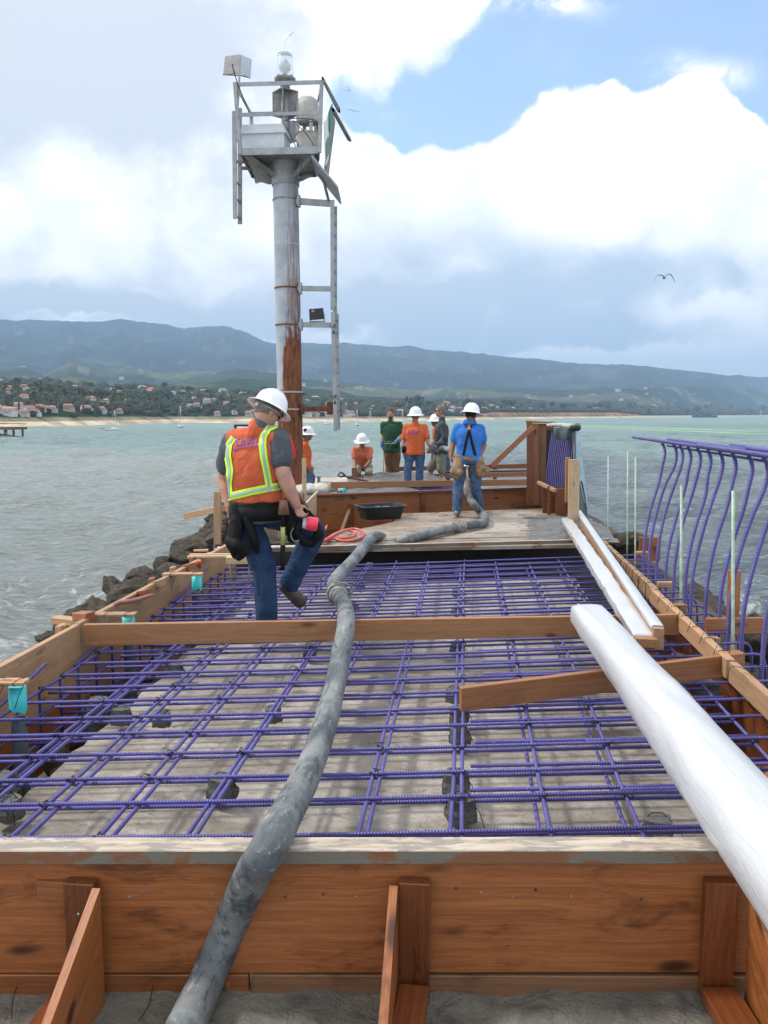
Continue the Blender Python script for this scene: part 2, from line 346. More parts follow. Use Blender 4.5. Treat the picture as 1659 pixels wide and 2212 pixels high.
class MB:
    def __init__(s): s.v=[]; s.f=[]
    def add(s,vs,fs):
        k=len(s.v); s.v+=[tuple(v) for v in vs]; s.f+=[tuple(i+k for i in f) for f in fs]; return s
    def box(s,c,sz,M=None,taper=1.0):
        c=V(c); h=[x/2 for x in sz]; vs=[]
        for z in(-1,1):
            for y in(-1,1):
                for x in(-1,1):
                    t=taper if z>0 else 1
                    p=V((x*h[0]*t,y*h[1]*t,z*h[2])); p=(M@p if M else p)+c; vs.append(p)
        return s.add(vs,[(0,2,3,1),(4,5,7,6),(0,1,5,4),(2,6,7,3),(0,4,6,2),(1,3,7,5)])
    def tube(s,pts,rad,seg=8,cap=True,ell=None,ref=V((0,0,1))):
        pts=[V(p) for p in pts]; n=len(pts)
        if not hasattr(rad,'__len__'): rad=[rad]*n
        vs=[];fs=[];prev=None
        for i,p in enumerate(pts):
            t=(pts[min(i+1,n-1)]-pts[max(i-1,0)]).normalized()
            if prev is None:
                a=ref if abs(t.dot(ref))<.95 else V((1,0,0))
                x=a.cross(t).normalized()
            else: x=(prev-t*prev.dot(t)).normalized()
            prev=x; y=t.cross(x)
            e=ell[i] if ell else 1
            for k in range(seg):
                q=2*math.pi*k/seg; vs.append(p+x*math.cos(q)*rad[i]+y*math.sin(q)*rad[i]*e)
        for i in range(n-1):
            for k in range(seg):
                a=i*seg+k; b=i*seg+(k+1)%seg; fs.append((a,b,b+seg,a+seg))
        if cap:
            vs+= [pts[0],pts[-1]]; c0=len(vs)-2
            for k in range(seg):
                fs.append((c0,(k+1)%seg,k)); fs.append((c0+1,(n-1)*seg+k,(n-1)*seg+(k+1)%seg))
        return s.add(vs,fs)
    def cap(s,a,b,r0,r1,seg=12):      # tapered capsule with round ends
        a,b=V(a),V(b); d=(b-a); L=d.length
        if L<1e-5: d=V((0,0,1)); L=1e-5
        d=d/L; pts=[];rd=[]
        for k in range(4):
            q=math.pi/2*k/4; pts.append(a-d*r0*math.cos(q)); rd.append(max(r0*math.sin(q),r0*.05))
        pts.append(a); rd.append(r0); pts.append(b); rd.append(r1)
        for k in range(1,5):
            q=math.pi/2*k/4; pts.append(b+d*r1*math.sin(q)); rd.append(max(r1*math.cos(q),r1*.05))
        return s.tube(pts,rd,seg)
    def ell(s,c,r,M=None,nu=14,nv=9):
        c=V(c); vs=[];fs=[]
        for i in range(nv+1):
            th=math.pi*i/nv
            for k in range(nu):
                q=2*math.pi*k/nu; p=V((r[0]*math.sin(th)*math.cos(q),r[1]*math.sin(th)*math.sin(q),r[2]*math.cos(th)))
                vs.append((M@p if M else p)+c)
        for i in range(nv):
            for k in range(nu):
                a=i*nu+k;b=i*nu+(k+1)%nu; fs.append((a,a+nu,b+nu,b))
        return s.add(vs,fs)
    def loft(s,secs,seg=20):          # secs: (center, side vec*halfwidth, front vec*halfdepth, exponent)
        vs=[];fs=[];n=len(secs)
        for c,a,b,e in secs:
            for k in range(seg):
                q=2*math.pi*k/seg; x,y=math.cos(q),math.sin(q)
                x=math.copysign(abs(x)**e,x); y=math.copysign(abs(y)**e,y)
                vs.append(V(c)+V(a)*x+V(b)*y)
        for i in range(n-1):
            for k in range(seg):
                a=i*seg+k;b=i*seg+(k+1)%seg; fs.append((a,b,b+seg,a+seg))
        vs+=[V(secs[0][0]),V(secs[-1][0])]; c0=len(vs)-2
        for k in range(seg):
            fs.append((c0,(k+1)%seg,k)); fs.append((c0+1,(n-1)*seg+k,(n-1)*seg+(k+1)%seg))
        return s.add(vs,fs)
    def lathe(s,c,axis,prof,seg=24,fx=1.0,side=None):
        axis=V(axis).normalized(); x=(V(side) if side else (V((1,0,0)) if abs(axis.x)<.9 else V((0,1,0)))); x=(x-axis*x.dot(axis)).normalized(); y=axis.cross(x)
        vs=[];fs=[];n=len(prof)
        for r,h in prof:
            for k in range(seg):
                q=2*math.pi*k/seg; vs.append(V(c)+axis*h+x*math.cos(q)*max(r,1e-4)*fx+y*math.sin(q)*max(r,1e-4))
        for i in range(n-1):
            for k in range(seg):
                a=i*seg+k;b=i*seg+(k+1)%seg; fs.append((a,b,b+seg,a+seg))
        return s.add(vs,fs)
    def mesh(s,name='m'):
        me=bpy.data.meshes.new(name); me.from_pydata(s.v,[],s.f); me.update(); return me
    def fix(s):
        bm=bmesh.new(); bm.from_mesh(s.mesh()); bmesh.ops.recalc_face_normals(bm,faces=bm.faces); me=bpy.data.meshes.new('m'); bm.to_mesh(me); bm.free(); return me
    def obj(s,name,mat,par=None,smooth=False,M=None,fix=True,loc=None):
        me=s.fix() if fix else s.mesh()
        if loc is not None:     # re-centre the mesh on loc so that object coordinates and origins are sensible
            me.transform(Matrix.Translation(-V(loc))); M=Matrix.Translation(V(loc))
        return link(name,me,mat,par,M,smooth)
def auto(o,ang=40):
    me=o.data; me.polygons.foreach_set('use_smooth',[True]*len(me.polygons))
    bm=bmesh.new(); bm.from_mesh(me)
    for e in bm.edges:
        if len(e.link_faces)==2 and e.calc_face_angle(0)>R(ang): e.smooth=False
    bm.to_mesh(me); bm.free(); return o
def board(name,a,b,w,t,mat,par=None,side=None,bev=.003,ends=(0,0)):
    """lumber from a to b (centre line); t = size along 'up-ish' local Z, w = size along local Y"""
    a,b=V(a),V(b); x=(b-a).normalized(); L=(b-a).length
    if side is None: side=V((0,0,1)).cross(x) if abs(x.z)<.98 else V((0,1,0))
    y=V(side); y=(y-x*y.dot(x)).normalized(); z=x.cross(y)
    bm=bmesh.new(); bmesh.ops.create_cube(bm,size=1)
    for v in bm.verts: v.co=V((v.co.x*L,v.co.y*w,v.co.z*t))
    if bev: bmesh.ops.bevel(bm,geom=bm.edges[:],offset=min(bev,w*.2,t*.2),segments=1,affect='EDGES')
    me=bpy.data.meshes.new(name); bm.to_mesh(me); bm.free()
    M=Matrix((x,y,z)).transposed().to_4x4(); M.translation=(a+b)/2
    return link(name,me,mat,par,M,False)
def remesh(mb,vox,sm=3,disp=0,dsc=9,dz=1.0):
    me=mb.mesh(); o=bpy.data.objects.new('t',me); COL.objects.link(o)
    m=o.modifiers.new('r','REMESH'); m.mode='VOXEL'; m.voxel_size=vox; m.use_smooth_shade=True
    if sm:
        s=o.modifiers.new('s','SMOOTH'); s.iterations=sm; s.factor=.5
    dg=bpy.context.evaluated_depsgraph_get(); dg.update()
    ev=o.evaluated_get(dg); out=bpy.data.meshes.new_from_object(ev)
    bpy.data.objects.remove(o); out.materials.clear()
    if disp:
        ns=[v.normal.copy() for v in out.vertices]
        for v,n in zip(out.vertices,ns):
            c=v.co; q=V((c.x*dsc,c.y*dsc,c.z*dsc*dz))
            a=noise.noise(q)+.5*noise.noise(q*2.3+V((5,1,2))); rd=1-abs(noise.noise(q*1.3+V((3,7,1))))*2
            v.co=c+n*disp*(a+.6*rd)
        out.update()
    return out
def spline(pts,n=8):
    pts=[V(p) for p in pts]; out=[]
    for i in range(len(pts)-1):
        p0=pts[max(i-1,0)];p1=pts[i];p2=pts[i+1];p3=pts[min(i+2,len(pts)-1)]
        for k in range(n):
            t=k/n; out.append(.5*((2*p1)+(p2-p0)*t+(2*p0-5*p1+4*p2-p3)*t*t+(-p0+3*p1-3*p2+p3)*t**3))
    out.append(pts[-1]); return out
def copy_tree(o,parent=None):
    c=o.copy(); COL.objects.link(c)
    if parent: c.parent=parent; c.matrix_parent_inverse=o.matrix_parent_inverse.copy()
    for ch in [x for x in KIDS.get(o.name,[])]: copy_tree(ch,c)
    return c
KIDS={}
# =================================================================== SETTING: water, terrain, far shore
SEA=-3.06
def lerp_tab(tab,x):
    if x<=tab[0][0]: return tab[0][1]
    for (a,b),(c,d) in zip(tab,tab[1:]):
        if x<=c: return b+(d-b)*(x-a)/(c-a)
    return tab[-1][1]
def az_of(px):                      # heading (radians right of +Y) of a photo column on the horizon
    d=ray(px,894); return math.atan2(d.x,d.y)
AZT=[(az_of(x),x) for x in range(-1400,3200,50)]
def px_of(az): return lerp_tab(AZT,az)
SHORE=[(-1400,915),(-400,922),(0,925),(390,914),(620,913),(800,911),(1000,907.5),(1100,905.5),(1300,903),(1500,900.5),(1659,899),(2400,898),(3200,898)]
def shore_r(px):
    p=P(px,lerp_tab(SHORE,px),SEA); return math.hypot(p.x,p.y)
def elev(px,y): d=ray(px,y); return d.z/math.hypot(d.x,d.y)
def water():
    na=620; azs=np.linspace(R(-80),R(80),na)
    rs=[2.5]
    while rs[-1]<9000: rs.append(rs[-1]*(1.0095 if rs[-1]<300 else 1.05))
    rs=np.array(rs); rr,aa=np.meshgrid(rs,azs,indexing='ij')
    X=rr*np.sin(aa); Y=rr*np.cos(aa); Z=np.zeros_like(X)
    sp=np.maximum(rr*.0095,rr*R(160)/na)
    g=np.random.default_rng(3)
    for i in range(46):
        wl=.45*1.085**i; th=R(200)+g.normal(0,.42); k=2*math.pi/wl; ph=g.uniform(0,6.28)
        amp=.0155*wl**.80*np.clip((wl/sp-2)/3,0,1)
        q=k*(X*math.sin(th)+Y*math.cos(th))+ph+.6*np.sin(.21*X+ph)+.5*np.sin(.17*Y-ph)
        Z+=amp*(np.sin(q)+.25*np.cos(2*q))
    Z*=np.where(rr<600,1,0)
    v=np.stack([X,Y,Z+SEA],-1).reshape(-1,3); n=len(rs)
    idx=np.arange(n*na).reshape(n,na)
    f=np.stack([idx[:-1,:-1],idx[:-1,1:],idx[1:,1:],idx[1:,:-1]],-1).reshape(-1,4)
    me=bpy.data.meshes.new('water'); me.vertices.add(len(v)); me.vertices.foreach_set('co',v.ravel())
    me.loops.add(f.size); me.loops.foreach_set('vertex_index',f.ravel().astype(np.int32)); me.polygons.add(len(f)); me.polygons.foreach_set('loop_start',np.arange(0,f.size,4,dtype=np.int32)); me.update(calc_edges=True)
    m,w,b=newmat('sea_water'); p=geoco(w); x,y,z=w.xyz(p)
    far=w.mr(y,28,170); fx=w.m('ADD',far,w.m('MULTIPLY',w.m('SUBTRACT',w.noise(w.vm('MULTIPLY',p,(.010,.03,1)),1,4,.6),.5),1.2))
    deep=w.mix(w.mr(w.m('ADD',x,w.m('MULTIPLY',y,.05)),-6,8),(.31,.345,.33),(.14,.18,.20))
    turq=w.mix(w.mr(w.noise(w.vm('MULTIPLY',p,(.004,.012,1)),1,5,.6),.4,.6),(.12,.205,.185),(.165,.265,.235))
    col=w.mix(w.mr(fx,.1,.9),deep,turq)
    # foam: streaks near the rocks, small caps far out
    fo=w.noise(w.vm('MULTIPLY',p,(.9,.55,1)),.9,9,.72,1.4)
    near=w.m('MULTIPLY',w.mr(y,42,14),w.mr(w.m('ABSOLUTE',w.m('ADD',x,1)),30,9))
    fm=w.m('MULTIPLY',w.mr(fo,w.mr(near,0,1,.80,.475),w.mr(near,0,1,.86,.60)),.75)
    cap=w.noise(w.vm('MULTIPLY',p,(.35,.13,1)),.8,5,.6,.5)
    fm=w.m('MAXIMUM',fm,w.m('MULTIPLY',w.mr(cap,.71,.75),w.mr(y,60,140,0,.9)))
    rp=w.noise(w.vm('MULTIPLY',p,(.8,2.6,1)),1.6,7,.68,.6); col=w.mix(w.mr(rp,.50,.66,0,.75),col,w.mix(.6,col,(.50,.53,.53))); col=w.mix(w.mr(rp,.48,.34,0,.55),col,w.mix(.6,col,(.05,.065,.07))); col=w.mix(fm,col,(.72,.74,.73)); w.l.new(col,b.inputs['Base Color'])  # pale glints and dark ripple troughs painted into the water colour
    w.put(b.inputs['Roughness'],w.m('MAXIMUM',w.mr(fm,0,1,.22,.7),w.mr(y,10,400,.16,.42))); b.inputs['IOR'].default_value=1.33
    h=w.m('ADD',w.noise(w.vm('MULTIPLY',p,(1.0,2.4,1)),2.4,8,.68,.5),w.m('MULTIPLY',w.noise(w.vm('MULTIPLY',p,(.16,.5,1)),1.2,5,.6),3))
    bump(w,b,h,1.0,.42)
    o=link('water',me,m,None,None,True); tag(o,kind='structure')
water()
RIDGE=[(-1400,720),(-400,700),(-100,690),(0,688),(60,690),(130,693),(200,692),(270,689),(340,694),(375,702),(400,709),(415,704),(440,701),(480,702),(540,716),(590,738),(640,740),(700,742),(760,738),(830,745),(900,748),(1000,760),(1100,769),(1200,779),(1300,783),(1400,792),(1500,803),(1659,814),(2000,830),(3200,850)]
MIDR=[(-1400,800),(0,797),(60,790),(100,812),(160,780),(240,800),(284,788),(340,806),(455,800),(520,795),(591,803),(650,815),(760,828),(900,838),(1060,835),(1250,843),(1400,838),(1500,832),(1659,840),(3200,850)]
LOWR=[(-1400,835),(0,826),(100,824),(160,834),(300,834),(380,842),(530,847),(620,855),(700,866),(800,874),(900,877),(1000,872),(1100,877),(1250,880),(1400,882),(1659,886),(3200,888)]
def fbm(p,o=5):
    a=0;s=1
    for i in range(o): a+=noise.noise(p)*s; p=p*2.03+V((1.7,9.2,4.1)); s*=.5
    return a
TERR={}
def terr_profile(px):
    r0=shore_r(px); rA=max(800,r0*1.30); rB=max(2300,rA*1.35); rC=max(4300,rB*1.3)
    hA=EH+rA*elev(px,lerp_tab(LOWR,px)); hB=EH+rB*elev(px,lerp_tab(MIDR,px)); hC=EH+rC*elev(px,lerp_tab(RIDGE,px))
    cl=max(0,min(1,(px-1000)/60))*max(0,min(1,(1390-px)/60))      # coastal bluff
    bh=EH+r0*1.045*elev(px,891.5) if cl>0 else SEA+3.5
    bh=max(SEA+2.4,cl*bh+(1-cl)*(SEA+3.2)) if cl>0 else SEA+3.2
    return [(r0*.97,SEA-3),(r0,SEA-.1),(r0*1.03,SEA+1.9),(r0*1.04,SEA+2.3),(r0*1.05,bh),(r0*1.12,bh+.12*(hA-bh)),(rA,hA),(rA*1.12,hA*.85),(rB,hB),(rB*1.12,hB*.9),(rC,hC),(rC*1.1,hC*.8),(rC*1.6,hC*.3)],(r0,rA,rB,rC,cl)
def terr_z(az,r,px=None):
    px=px_of(az) if px is None else px
    prof,(r0,rA,rB,rC,cl)=terr_profile(px)
    z=lerp_tab(prof,r)
    p=V((r*math.sin(az),r*math.cos(az),0))
    if r>r0*1.12:
        f=min(1,(r-r0*1.12)/(rA-r0*1.12+1))
        def env(rk,w): return 1-math.exp(-((r-rk)/w)**2)
        e=min(env(rA,rA*.05),env(rB,rB*.05),env(rC,rC*.04))*.85+.15
        amp=min(z-SEA,70)*.30+max(0,z-SEA-60)*.16
        g=(1-abs(fbm(V((p.x*.0028+3,p.y*.0016,7)),5))*2)
        z+=f*e*amp*(g-.75)+f*1.5*fbm(p*.01,4)
    return z
def terrain():
    na=760; azs=[az_of(-1100)+(az_of(2700)-az_of(-1100))*i/(na-1) for i in range(na)]
    verts=[];cols=[]
    nr=150
    for az in azs:
        px=px_of(az); prof,(r0,rA,rB,rC,cl)=terr_profile(px)
        rs=[r0*.97,r0*.99,r0,r0*1.015,r0*1.03,r0*1.04,r0*1.044,r0*1.05,r0*1.07]
        r1=r0*1.085; 
        nn=nr-len(rs); rs+=[r1*(rC*1.55/r1)**(k/(nn-1)) for k in range(nn)]
        for r in rs:
            z=terr_z(az,r,px); x,y=r*math.sin(az),r*math.cos(az)
            verts.append((x,y,z))
            n=fbm(V((x*.004,y*.004,z*.01)),5); n2=fbm(V((x*.02,y*.012,3)),4)
            if r<r0*1.035: c=(.50,.42,.32)
            elif r<r0*1.052: c=(.34+.14*n2,.20+.08*n2,.12+.05*n2) if cl>.2 else (.22,.20,.14)
            elif r<rA*1.2:
                c=(.030,.045,.022); 
                if n>.25: c=(.11,.12,.055)
            elif r<rB*1.15:
                t=max(0,min(1,(n+.05)*2.6)); a=(.032,.048,.026); b=(.095,.105,.065)
                c=tuple(a[i]*(1-t)+b[i]*t for i in range(3))
                if n2>.42 and n>.1: c=(.22,.20,.16)
            else:
                t=max(0,min(1,(n-.12)*1.6)); a=(.020,.029,.026); b=(.070,.075,.055)
                c=tuple(a[i]*(1-t)+b[i]*t for i in range(3))
                if n2>.6: c=(.10,.10,.085)
            cols.append((*c,1))
    f=[(i*nr+k,(i+1)*nr+k,(i+1)*nr+k+1,i*nr+k+1) for i in range(na-1) for k in range(nr-1)]
    me=bpy.data.meshes.new('hills'); me.from_pydata(verts,[],f); me.update()
    at=me.color_attributes.new('col','FLOAT_COLOR','POINT'); at.data.foreach_set('color',np.array(cols,dtype=np.float32).ravel())
    m,w,b=newmat('hill_cover'); a=w.new('ShaderNodeVertexColor',layer_name='col').outputs[0]
    p=geoco(w); n=w.noise(p,.05,6,.7); col=w.mix(1.0,a,w.mix(w.mr(n,.3,.7),(.6,.6,.6),(1.4,1.4,1.3)),'MULTIPLY')
    w.l.new(col,b.inputs['Base Color']); b.inputs['Roughness'].default_value=1; b.inputs['Specular IOR Level'].default_value=.0
    bump(w,b,w.noise(p,.03,8,.7),.6,12)
    tag(link('hills',me,m,None,None,True),kind='structure')
terrain()
def at_terr(px,fr,base='A'):
    az=az_of(px); prof,(r0,rA,rB,rC,cl)=terr_profile(px)
    r=r0*1.06+(rA-r0*1.06)*fr if base=='A' else rA*1.1+(rB-rA*1.1)*fr
    return V((r*math.sin(az),r*math.cos(az),terr_z(az,r,px))),r
def blob(r,seed,sub=1,amp=.35):
    bm=bmesh.new(); bmesh.ops.create_icosphere(bm,subdivisions=sub,radius=1)
    for v in bm.verts: v.co*=1+amp*noise.noise(v.co*1.7+V((seed,seed*2,0)))
    vs=[v.co*r for v in bm.verts]; fs=[[v.index for v in f.verts] for f in bm.faces]; bm.free(); return vs,fs
def leafy(name,c1,c2):
    m,w,b=newmat(name); p=geoco(w); n=w.noise(p,.35,6,.7); r=w.new('ShaderNodeObjectInfo').outputs['Random']
    col=w.mix(w.mr(n,.35,.65),c1,c2); w.l.new(col,b.inputs['Base Color']); b.inputs['Roughness'].default_value=.9; b.inputs['Specular IOR Level'].default_value=.1
    bump(w,b,w.noise(p,.8,5,.7),.8,1.0); return m
M_WOOD=leafy('woodland_foliage',(.034,.044,.030),(.062,.074,.045))
M_PALM=leafy('palm_foliage',(.05,.065,.022),(.11,.12,.05))
M_TREE=leafy('tree_foliage',(.032,.043,.028),(.060,.074,.042))
M_TRUNK=plain('trunk_bark',(.12,.09,.06),.9,0,.2)
def woods():
    mb=MB(); bl=[blob(1,i,1,.5) for i in range(6)]
    for i in range(7500):
        px=random.uniform(-250,1900); fr=random.random()**.8
        p,r=at_terr(px,fr*1.05)
        if fbm(V((p.x*.006,p.y*.006,3)),3)>.32 and random.random()<.7: continue
        s=random.uniform(1.6,3.4)*(r/700)**.75
        vs,fs=random.choice(bl); h=random.uniform(.7,1.2)
        mb.add([V((v.x*s*1.15,v.y*s*1.15,v.z*s*h))+p+V((0,0,s*.45)) for v in vs],fs)
    o=mb.obj('woodland',M_WOOD,None,True,fix=False); tag(o,kind='stuff'); o['label']='dark green woods covering the low hills behind the beach'
woods()
def trees():
    # palms along the shore and single trees standing clear of the skyline
    def palm(k):
        h=9+k; mb=MB(); mb.tube([(0,0,0),(.3,0,h*.5),(.1,0,h)],[.45,.35,.3],6)
        cr=MB()
        for i in range(16):
            a=i*2.4+k; el=random.uniform(-.5,.9); d=V((math.cos(a)*math.cos(el),math.sin(a)*math.cos(el),math.sin(el)))
            s=V((-math.sin(a),math.cos(a),0))*.5; c=V((.1,0,h)); m1=c+d*1.9; e=c+d*3.2-V((0,0,1.3))
            cr.add([c-s*.3,c+s*.3,m1+s,e,m1-s],[(0,1,2,4),(4,2,3)])
        t=root('palm_tree',(0,0,0)); a=mb.obj('trunk',M_TRUNK,t,True); b=cr.obj('crown',M_PALM,t,False); KIDS[t.name]=[a,b]; return t
    def tree(k):
        h=8+2*k; mb=MB(); mb.tube([(0,0,0),(.2,0,h*.6)],[.6,.35],6); mb.tube([(0,0,h*.3),(1.5,.5,h*.65)],[.3,.15],5)
        cr=MB()
        for i in range(16+3*k):
            c=V((random.gauss(0,2.0),random.gauss(0,2.0),h*.72+random.gauss(0,1.5))); vs,fs=blob(random.uniform(.9,1.9),i+k*30,1,.5); cr.add([v+c for v in vs],fs)
        t=root('tree',(0,0,0)); a=mb.obj('trunk',M_TRUNK,t,True); b=cr.obj('crown',M_TREE,t,False); KIDS[t.name]=[a,b]; return t
    pv=[palm(k) for k in range(3)]; tv=[tree(k) for k in range(3)]; used=set()
    def put(src,px,fr,s,label,cat,group):
        o=src
        if src.name in used: o=copy_tree(src)
        used.add(src.name)
        p,r=at_terr(px,fr); o.location=p-V((0,0,.5)); o.scale=(s,)*3; o.rotation_euler=(0,0,random.uniform(0,6.28)); tag(o,label,cat,group)
    xs=[random.uniform(0,640) for _ in range(62)]+[random.uniform(650,900) for _ in range(12)]
    for x in xs: put(random.choice(pv),x,random.uniform(0,.14),random.uniform(.8,1.15),'palm in the row of palms behind the beach','palm tree','palm trees behind the beach')
    for x in [random.uniform(-20,1650) for _ in range(90)]: put(random.choice(tv),x,random.uniform(.0,1.0)**.6,random.uniform(.5,1.05)*(shore_r(x)/600)**.6,'distant tree on the wooded hills across the water','tree','single trees on the far hills')
trees()
def houses():
    wl=[plain('stucco_white',(.62,.60,.56),.9,0,.08),plain('stucco_cream',(.50,.42,.33),.9,0,.1),plain('stucco_tan',(.40,.32,.25),.9,0,.1)]
    rf=[plain('roof_terracotta',(.42,.155,.09),.9,0,.2),plain('roof_grey',(.28,.27,.26),.9,0,.15),plain('roof_pink',(.46,.24,.17),.9,0,.15)]
    win=plain('far_window',(.05,.06,.07),.3,0,.1)
    pro={}
    def make(wi,ri,two):
        t=root('house',(0,0,0)); L,D,H=13,8,(6.2 if two else 3.6)
        mb=MB(); mb.box((0,0,H/2-2),(L,D,H+4))
        if two: mb.box((L*.45,-1,H*.28-2),(L*.5,D,H*.55+4))
        a=mb.obj('wall',wl[wi],t)
        rb=MB(); o=.7
        rb.add([(-L/2-o,-D/2-o,H),(L/2+o,-D/2-o,H),(L/2+o,D/2+o,H),(-L/2-o,D/2+o,H),(-L/2+2,0,H+2.3),(L/2-2,0,H+2.3)],[(0,1,5,4),(1,2,5),(2,3,4,5),(3,0,4),(0,3,2,1)])
        if two: rb.box((L*.46,-1,H*.55+.2),(L*.54,D+1,.4))
        b=rb.obj('roof',rf[ri],t)
        wb=MB()
        for k in range(4):
            wb.box((-L*.36+k*L*.22,-D/2-.02,H*.62),(1.3,.1,1.4))
            if two: wb.box((-L*.36+k*L*.16,-D/2-.02,H*.25),(1.3,.1,1.5))
        c=wb.obj('window',win,t); KIDS[t.name]=[a,b,c]; return t
    used=set()
    def put(px,p,s,two,wi,ri,label,group):
        key=(wi,ri,two)
        if key not in pro: pro[key]=make(*key)
        o=pro[key]
        if o.name in used: o=copy_tree(o)
        used.add(o.name); o.location=p; o.scale=(s,s,s); o.rotation_euler=(0,0,-az_of(px)+random.uniform(-.5,.5)); tag(o,label,'house',group)
    for px in list(np.linspace(-30,112,13))+[150,185,215,255,470,505]+list(np.linspace(540,600,7))+list(np.linspace(655,722,8))+[745,760]:
        p,r=at_terr(px+random.uniform(-3,3),random.uniform(.0,.06)); put(px,p+V((0,0,1)),random.uniform(.20,.34)*(1 if px<640 else 1.35),True,random.choice((0,0,1)),random.choice((0,0,2)),'terracotta roofed beachfront building among palms','beachfront buildings with terracotta roofs')
    for _ in range(95):
        px=random.choice([random.uniform(0,620),random.uniform(0,620),random.uniform(650,1000),random.uniform(1000,1650)])
        p,r=at_terr(px,random.uniform(.12,.97)); put(px,p+V((0,0,2.5)),random.uniform(.25,.6)*(r/900)**.7,random.random()<.3,random.choice((0,0,1,2)),random.choice((0,1,1,2)),'pale house scattered among the trees of the far hillside','houses on the far hillside')
    for _ in range(18):
        px=random.gauss(285,45) if random.random()<.4 else random.choice([random.gauss(740,70),random.gauss(1450,120)])
        p,r=at_terr(px,random.uniform(.35,.98),'B'); put(px,p+V((0,0,3)),random.uniform(.4,.8),False,random.choice((0,0,1)),random.choice((1,2)),'tiny pale house high on the green foothills','houses high on the foothills')
houses()
# ---------------------------------------------------------------- boats, pier, bird
M_HULLB=plain('dark_blue_hull',(.02,.045,.10),.5,0,.1); M_MAST=plain('pale_mast',(.62,.62,.60),.4,0,.05)
def hull(mb,L,W,H):
    secs=[]
    for k in range(9):
        t=k/8; w=W/2*(1-abs(2*t-1)**2.6)*(1 if t<.5 else .95)+.02; x=-L/2+L*t; sh=.12*H*(2*t-1)**2
        secs.append([(x,-w,H+sh),(x,-w*.75,H*.35),(x,0,0 if .1<t<.9 else H*.3),(x,w*.75,H*.35),(x,w,H+sh)])
    vs=[p for s in secs for p in s]; fs=[(i*5+k,(i+1)*5+k,(i+1)*5+k+1,i*5+k+1) for i in range(8) for k in range(4)]+[(i*5+4,(i+1)*5+4,(i+1)*5,i*5) for i in range(8)]
    mb.add(vs,fs)
def sailboat(px,py,mast_y,Lpx,label,rot=.3,two=False,cat='sailboat',hullmat=None):
    p=P(px,py,SEA); r=math.hypot(p.x,p.y); m=r/F; H=(py-mast_y)*m; L=Lpx*m/max(.35,abs(math.cos(rot)))
    t=root('sailboat' if not two else 'catamaran',p,label,cat); az=-az_of(px)+rot
    hm=hullmat or M_WHITE; Rz=Matrix.Translation(p)@Matrix.Rotation(az,4,'Z')
    mb=MB()
    if two:
        for s in(-1,1):
            k=MB(); hull(k,L,L*.12,L*.12); mb.add([(v[0],v[1]+s*L*.2,v[2]-.1) for v in k.v],k.f)
        mb.box((0,0,L*.13),(L*.45,L*.4,L*.06))
    else: hull(mb,L,L*.3,L*.13)
    me=mb.fix(); link('hull',me,hm,t,Rz,False)
    c=MB(); c.box((-L*.05,0,L*.17),(L*.32,L*.16,L*.08),taper=.8); link('cabin',c.fix(),M_WHITE,t,Rz,False)
    s=MB(); s.tube([(L*.06,0,L*.1),(L*.06,0,H)],[max(.10,.5*m),max(.07,.35*m)],6); link('mast',s.fix(),M_MAST,t,Rz,True)
    b=MB(); b.tube([(L*.06,0,L*.26),(-L*.36,0,L*.25)],max(.12,.5*m),6); link('boom',b.fix(),M_GREYPAINT,t,Rz,True)
    w=MB(); w.tube([(L*.06,0,H),(L*.5,0,L*.14)],.18*m,4); w.tube([(L*.06,0,H),(-L*.5,0,L*.14)],.18*m,4); link('rigging',w.fix(),M_MAST,t,Rz,True)
sailboat(390,924,877,15,'sailboat with bare mast anchored alone off the left beach',1.0)
sailboat(248,929,888,24,'white catamaran anchored beside the motor boat',.35,True,'catamaran')
sailboat(706,917,888,18,'catamaran anchored just right of the rusty pole, behind the ladder foot',.3,True,'catamaran')
sailboat(771,920,884,11,'sailboat with dark red keel line above the kneeling worker',1.1)
sailboat(799,919,887,15,'sailboat anchored between the kneeling worker and the man in green',.25)
sailboat(869,919,885,9,'sailboat whose mast rises just right of the man in green',1.2)
sailboat(1425,899,881,9,'sailboat anchored above the tops of the curved purple bars',1.0)
sailboat(1643,900,887,8,'small sailboat at the right edge of the sea',.6)
def motorboat(px,py,Lpx,label):
    p=P(px,py,SEA); r=math.hypot(p.x,p.y); m=r/F; L=Lpx*m; t=root('motor_boat',p,label,'boat'); Rz=Matrix.Translation(p)@Matrix.Rotation(-az_of(px)-.25,4,'Z')
    mb=MB(); hull(mb,L,L*.3,L*.14); link('hull',mb.fix(),M_WHITE,t,Rz,False)
    c=MB(); c.box((-L*.15,0,L*.2),(L*.4,L*.2,L*.14),taper=.85); link('cabin',c.fix(),M_WHITE,t,Rz,False)
    w=MB(); w.box((-L*.15,0,L*.21),(L*.38,L*.205,L*.05)); link('window',w.fix(),M_BLACKPL,t,Rz,False)
motorboat(225,931,26,'white motor boat moored left of the catamaran'); motorboat(742,914,7,'small white motor boat off the beach right of the ladder foot')
motorboat(1446,903,7,'small white motor boat below the sailboat at the right')
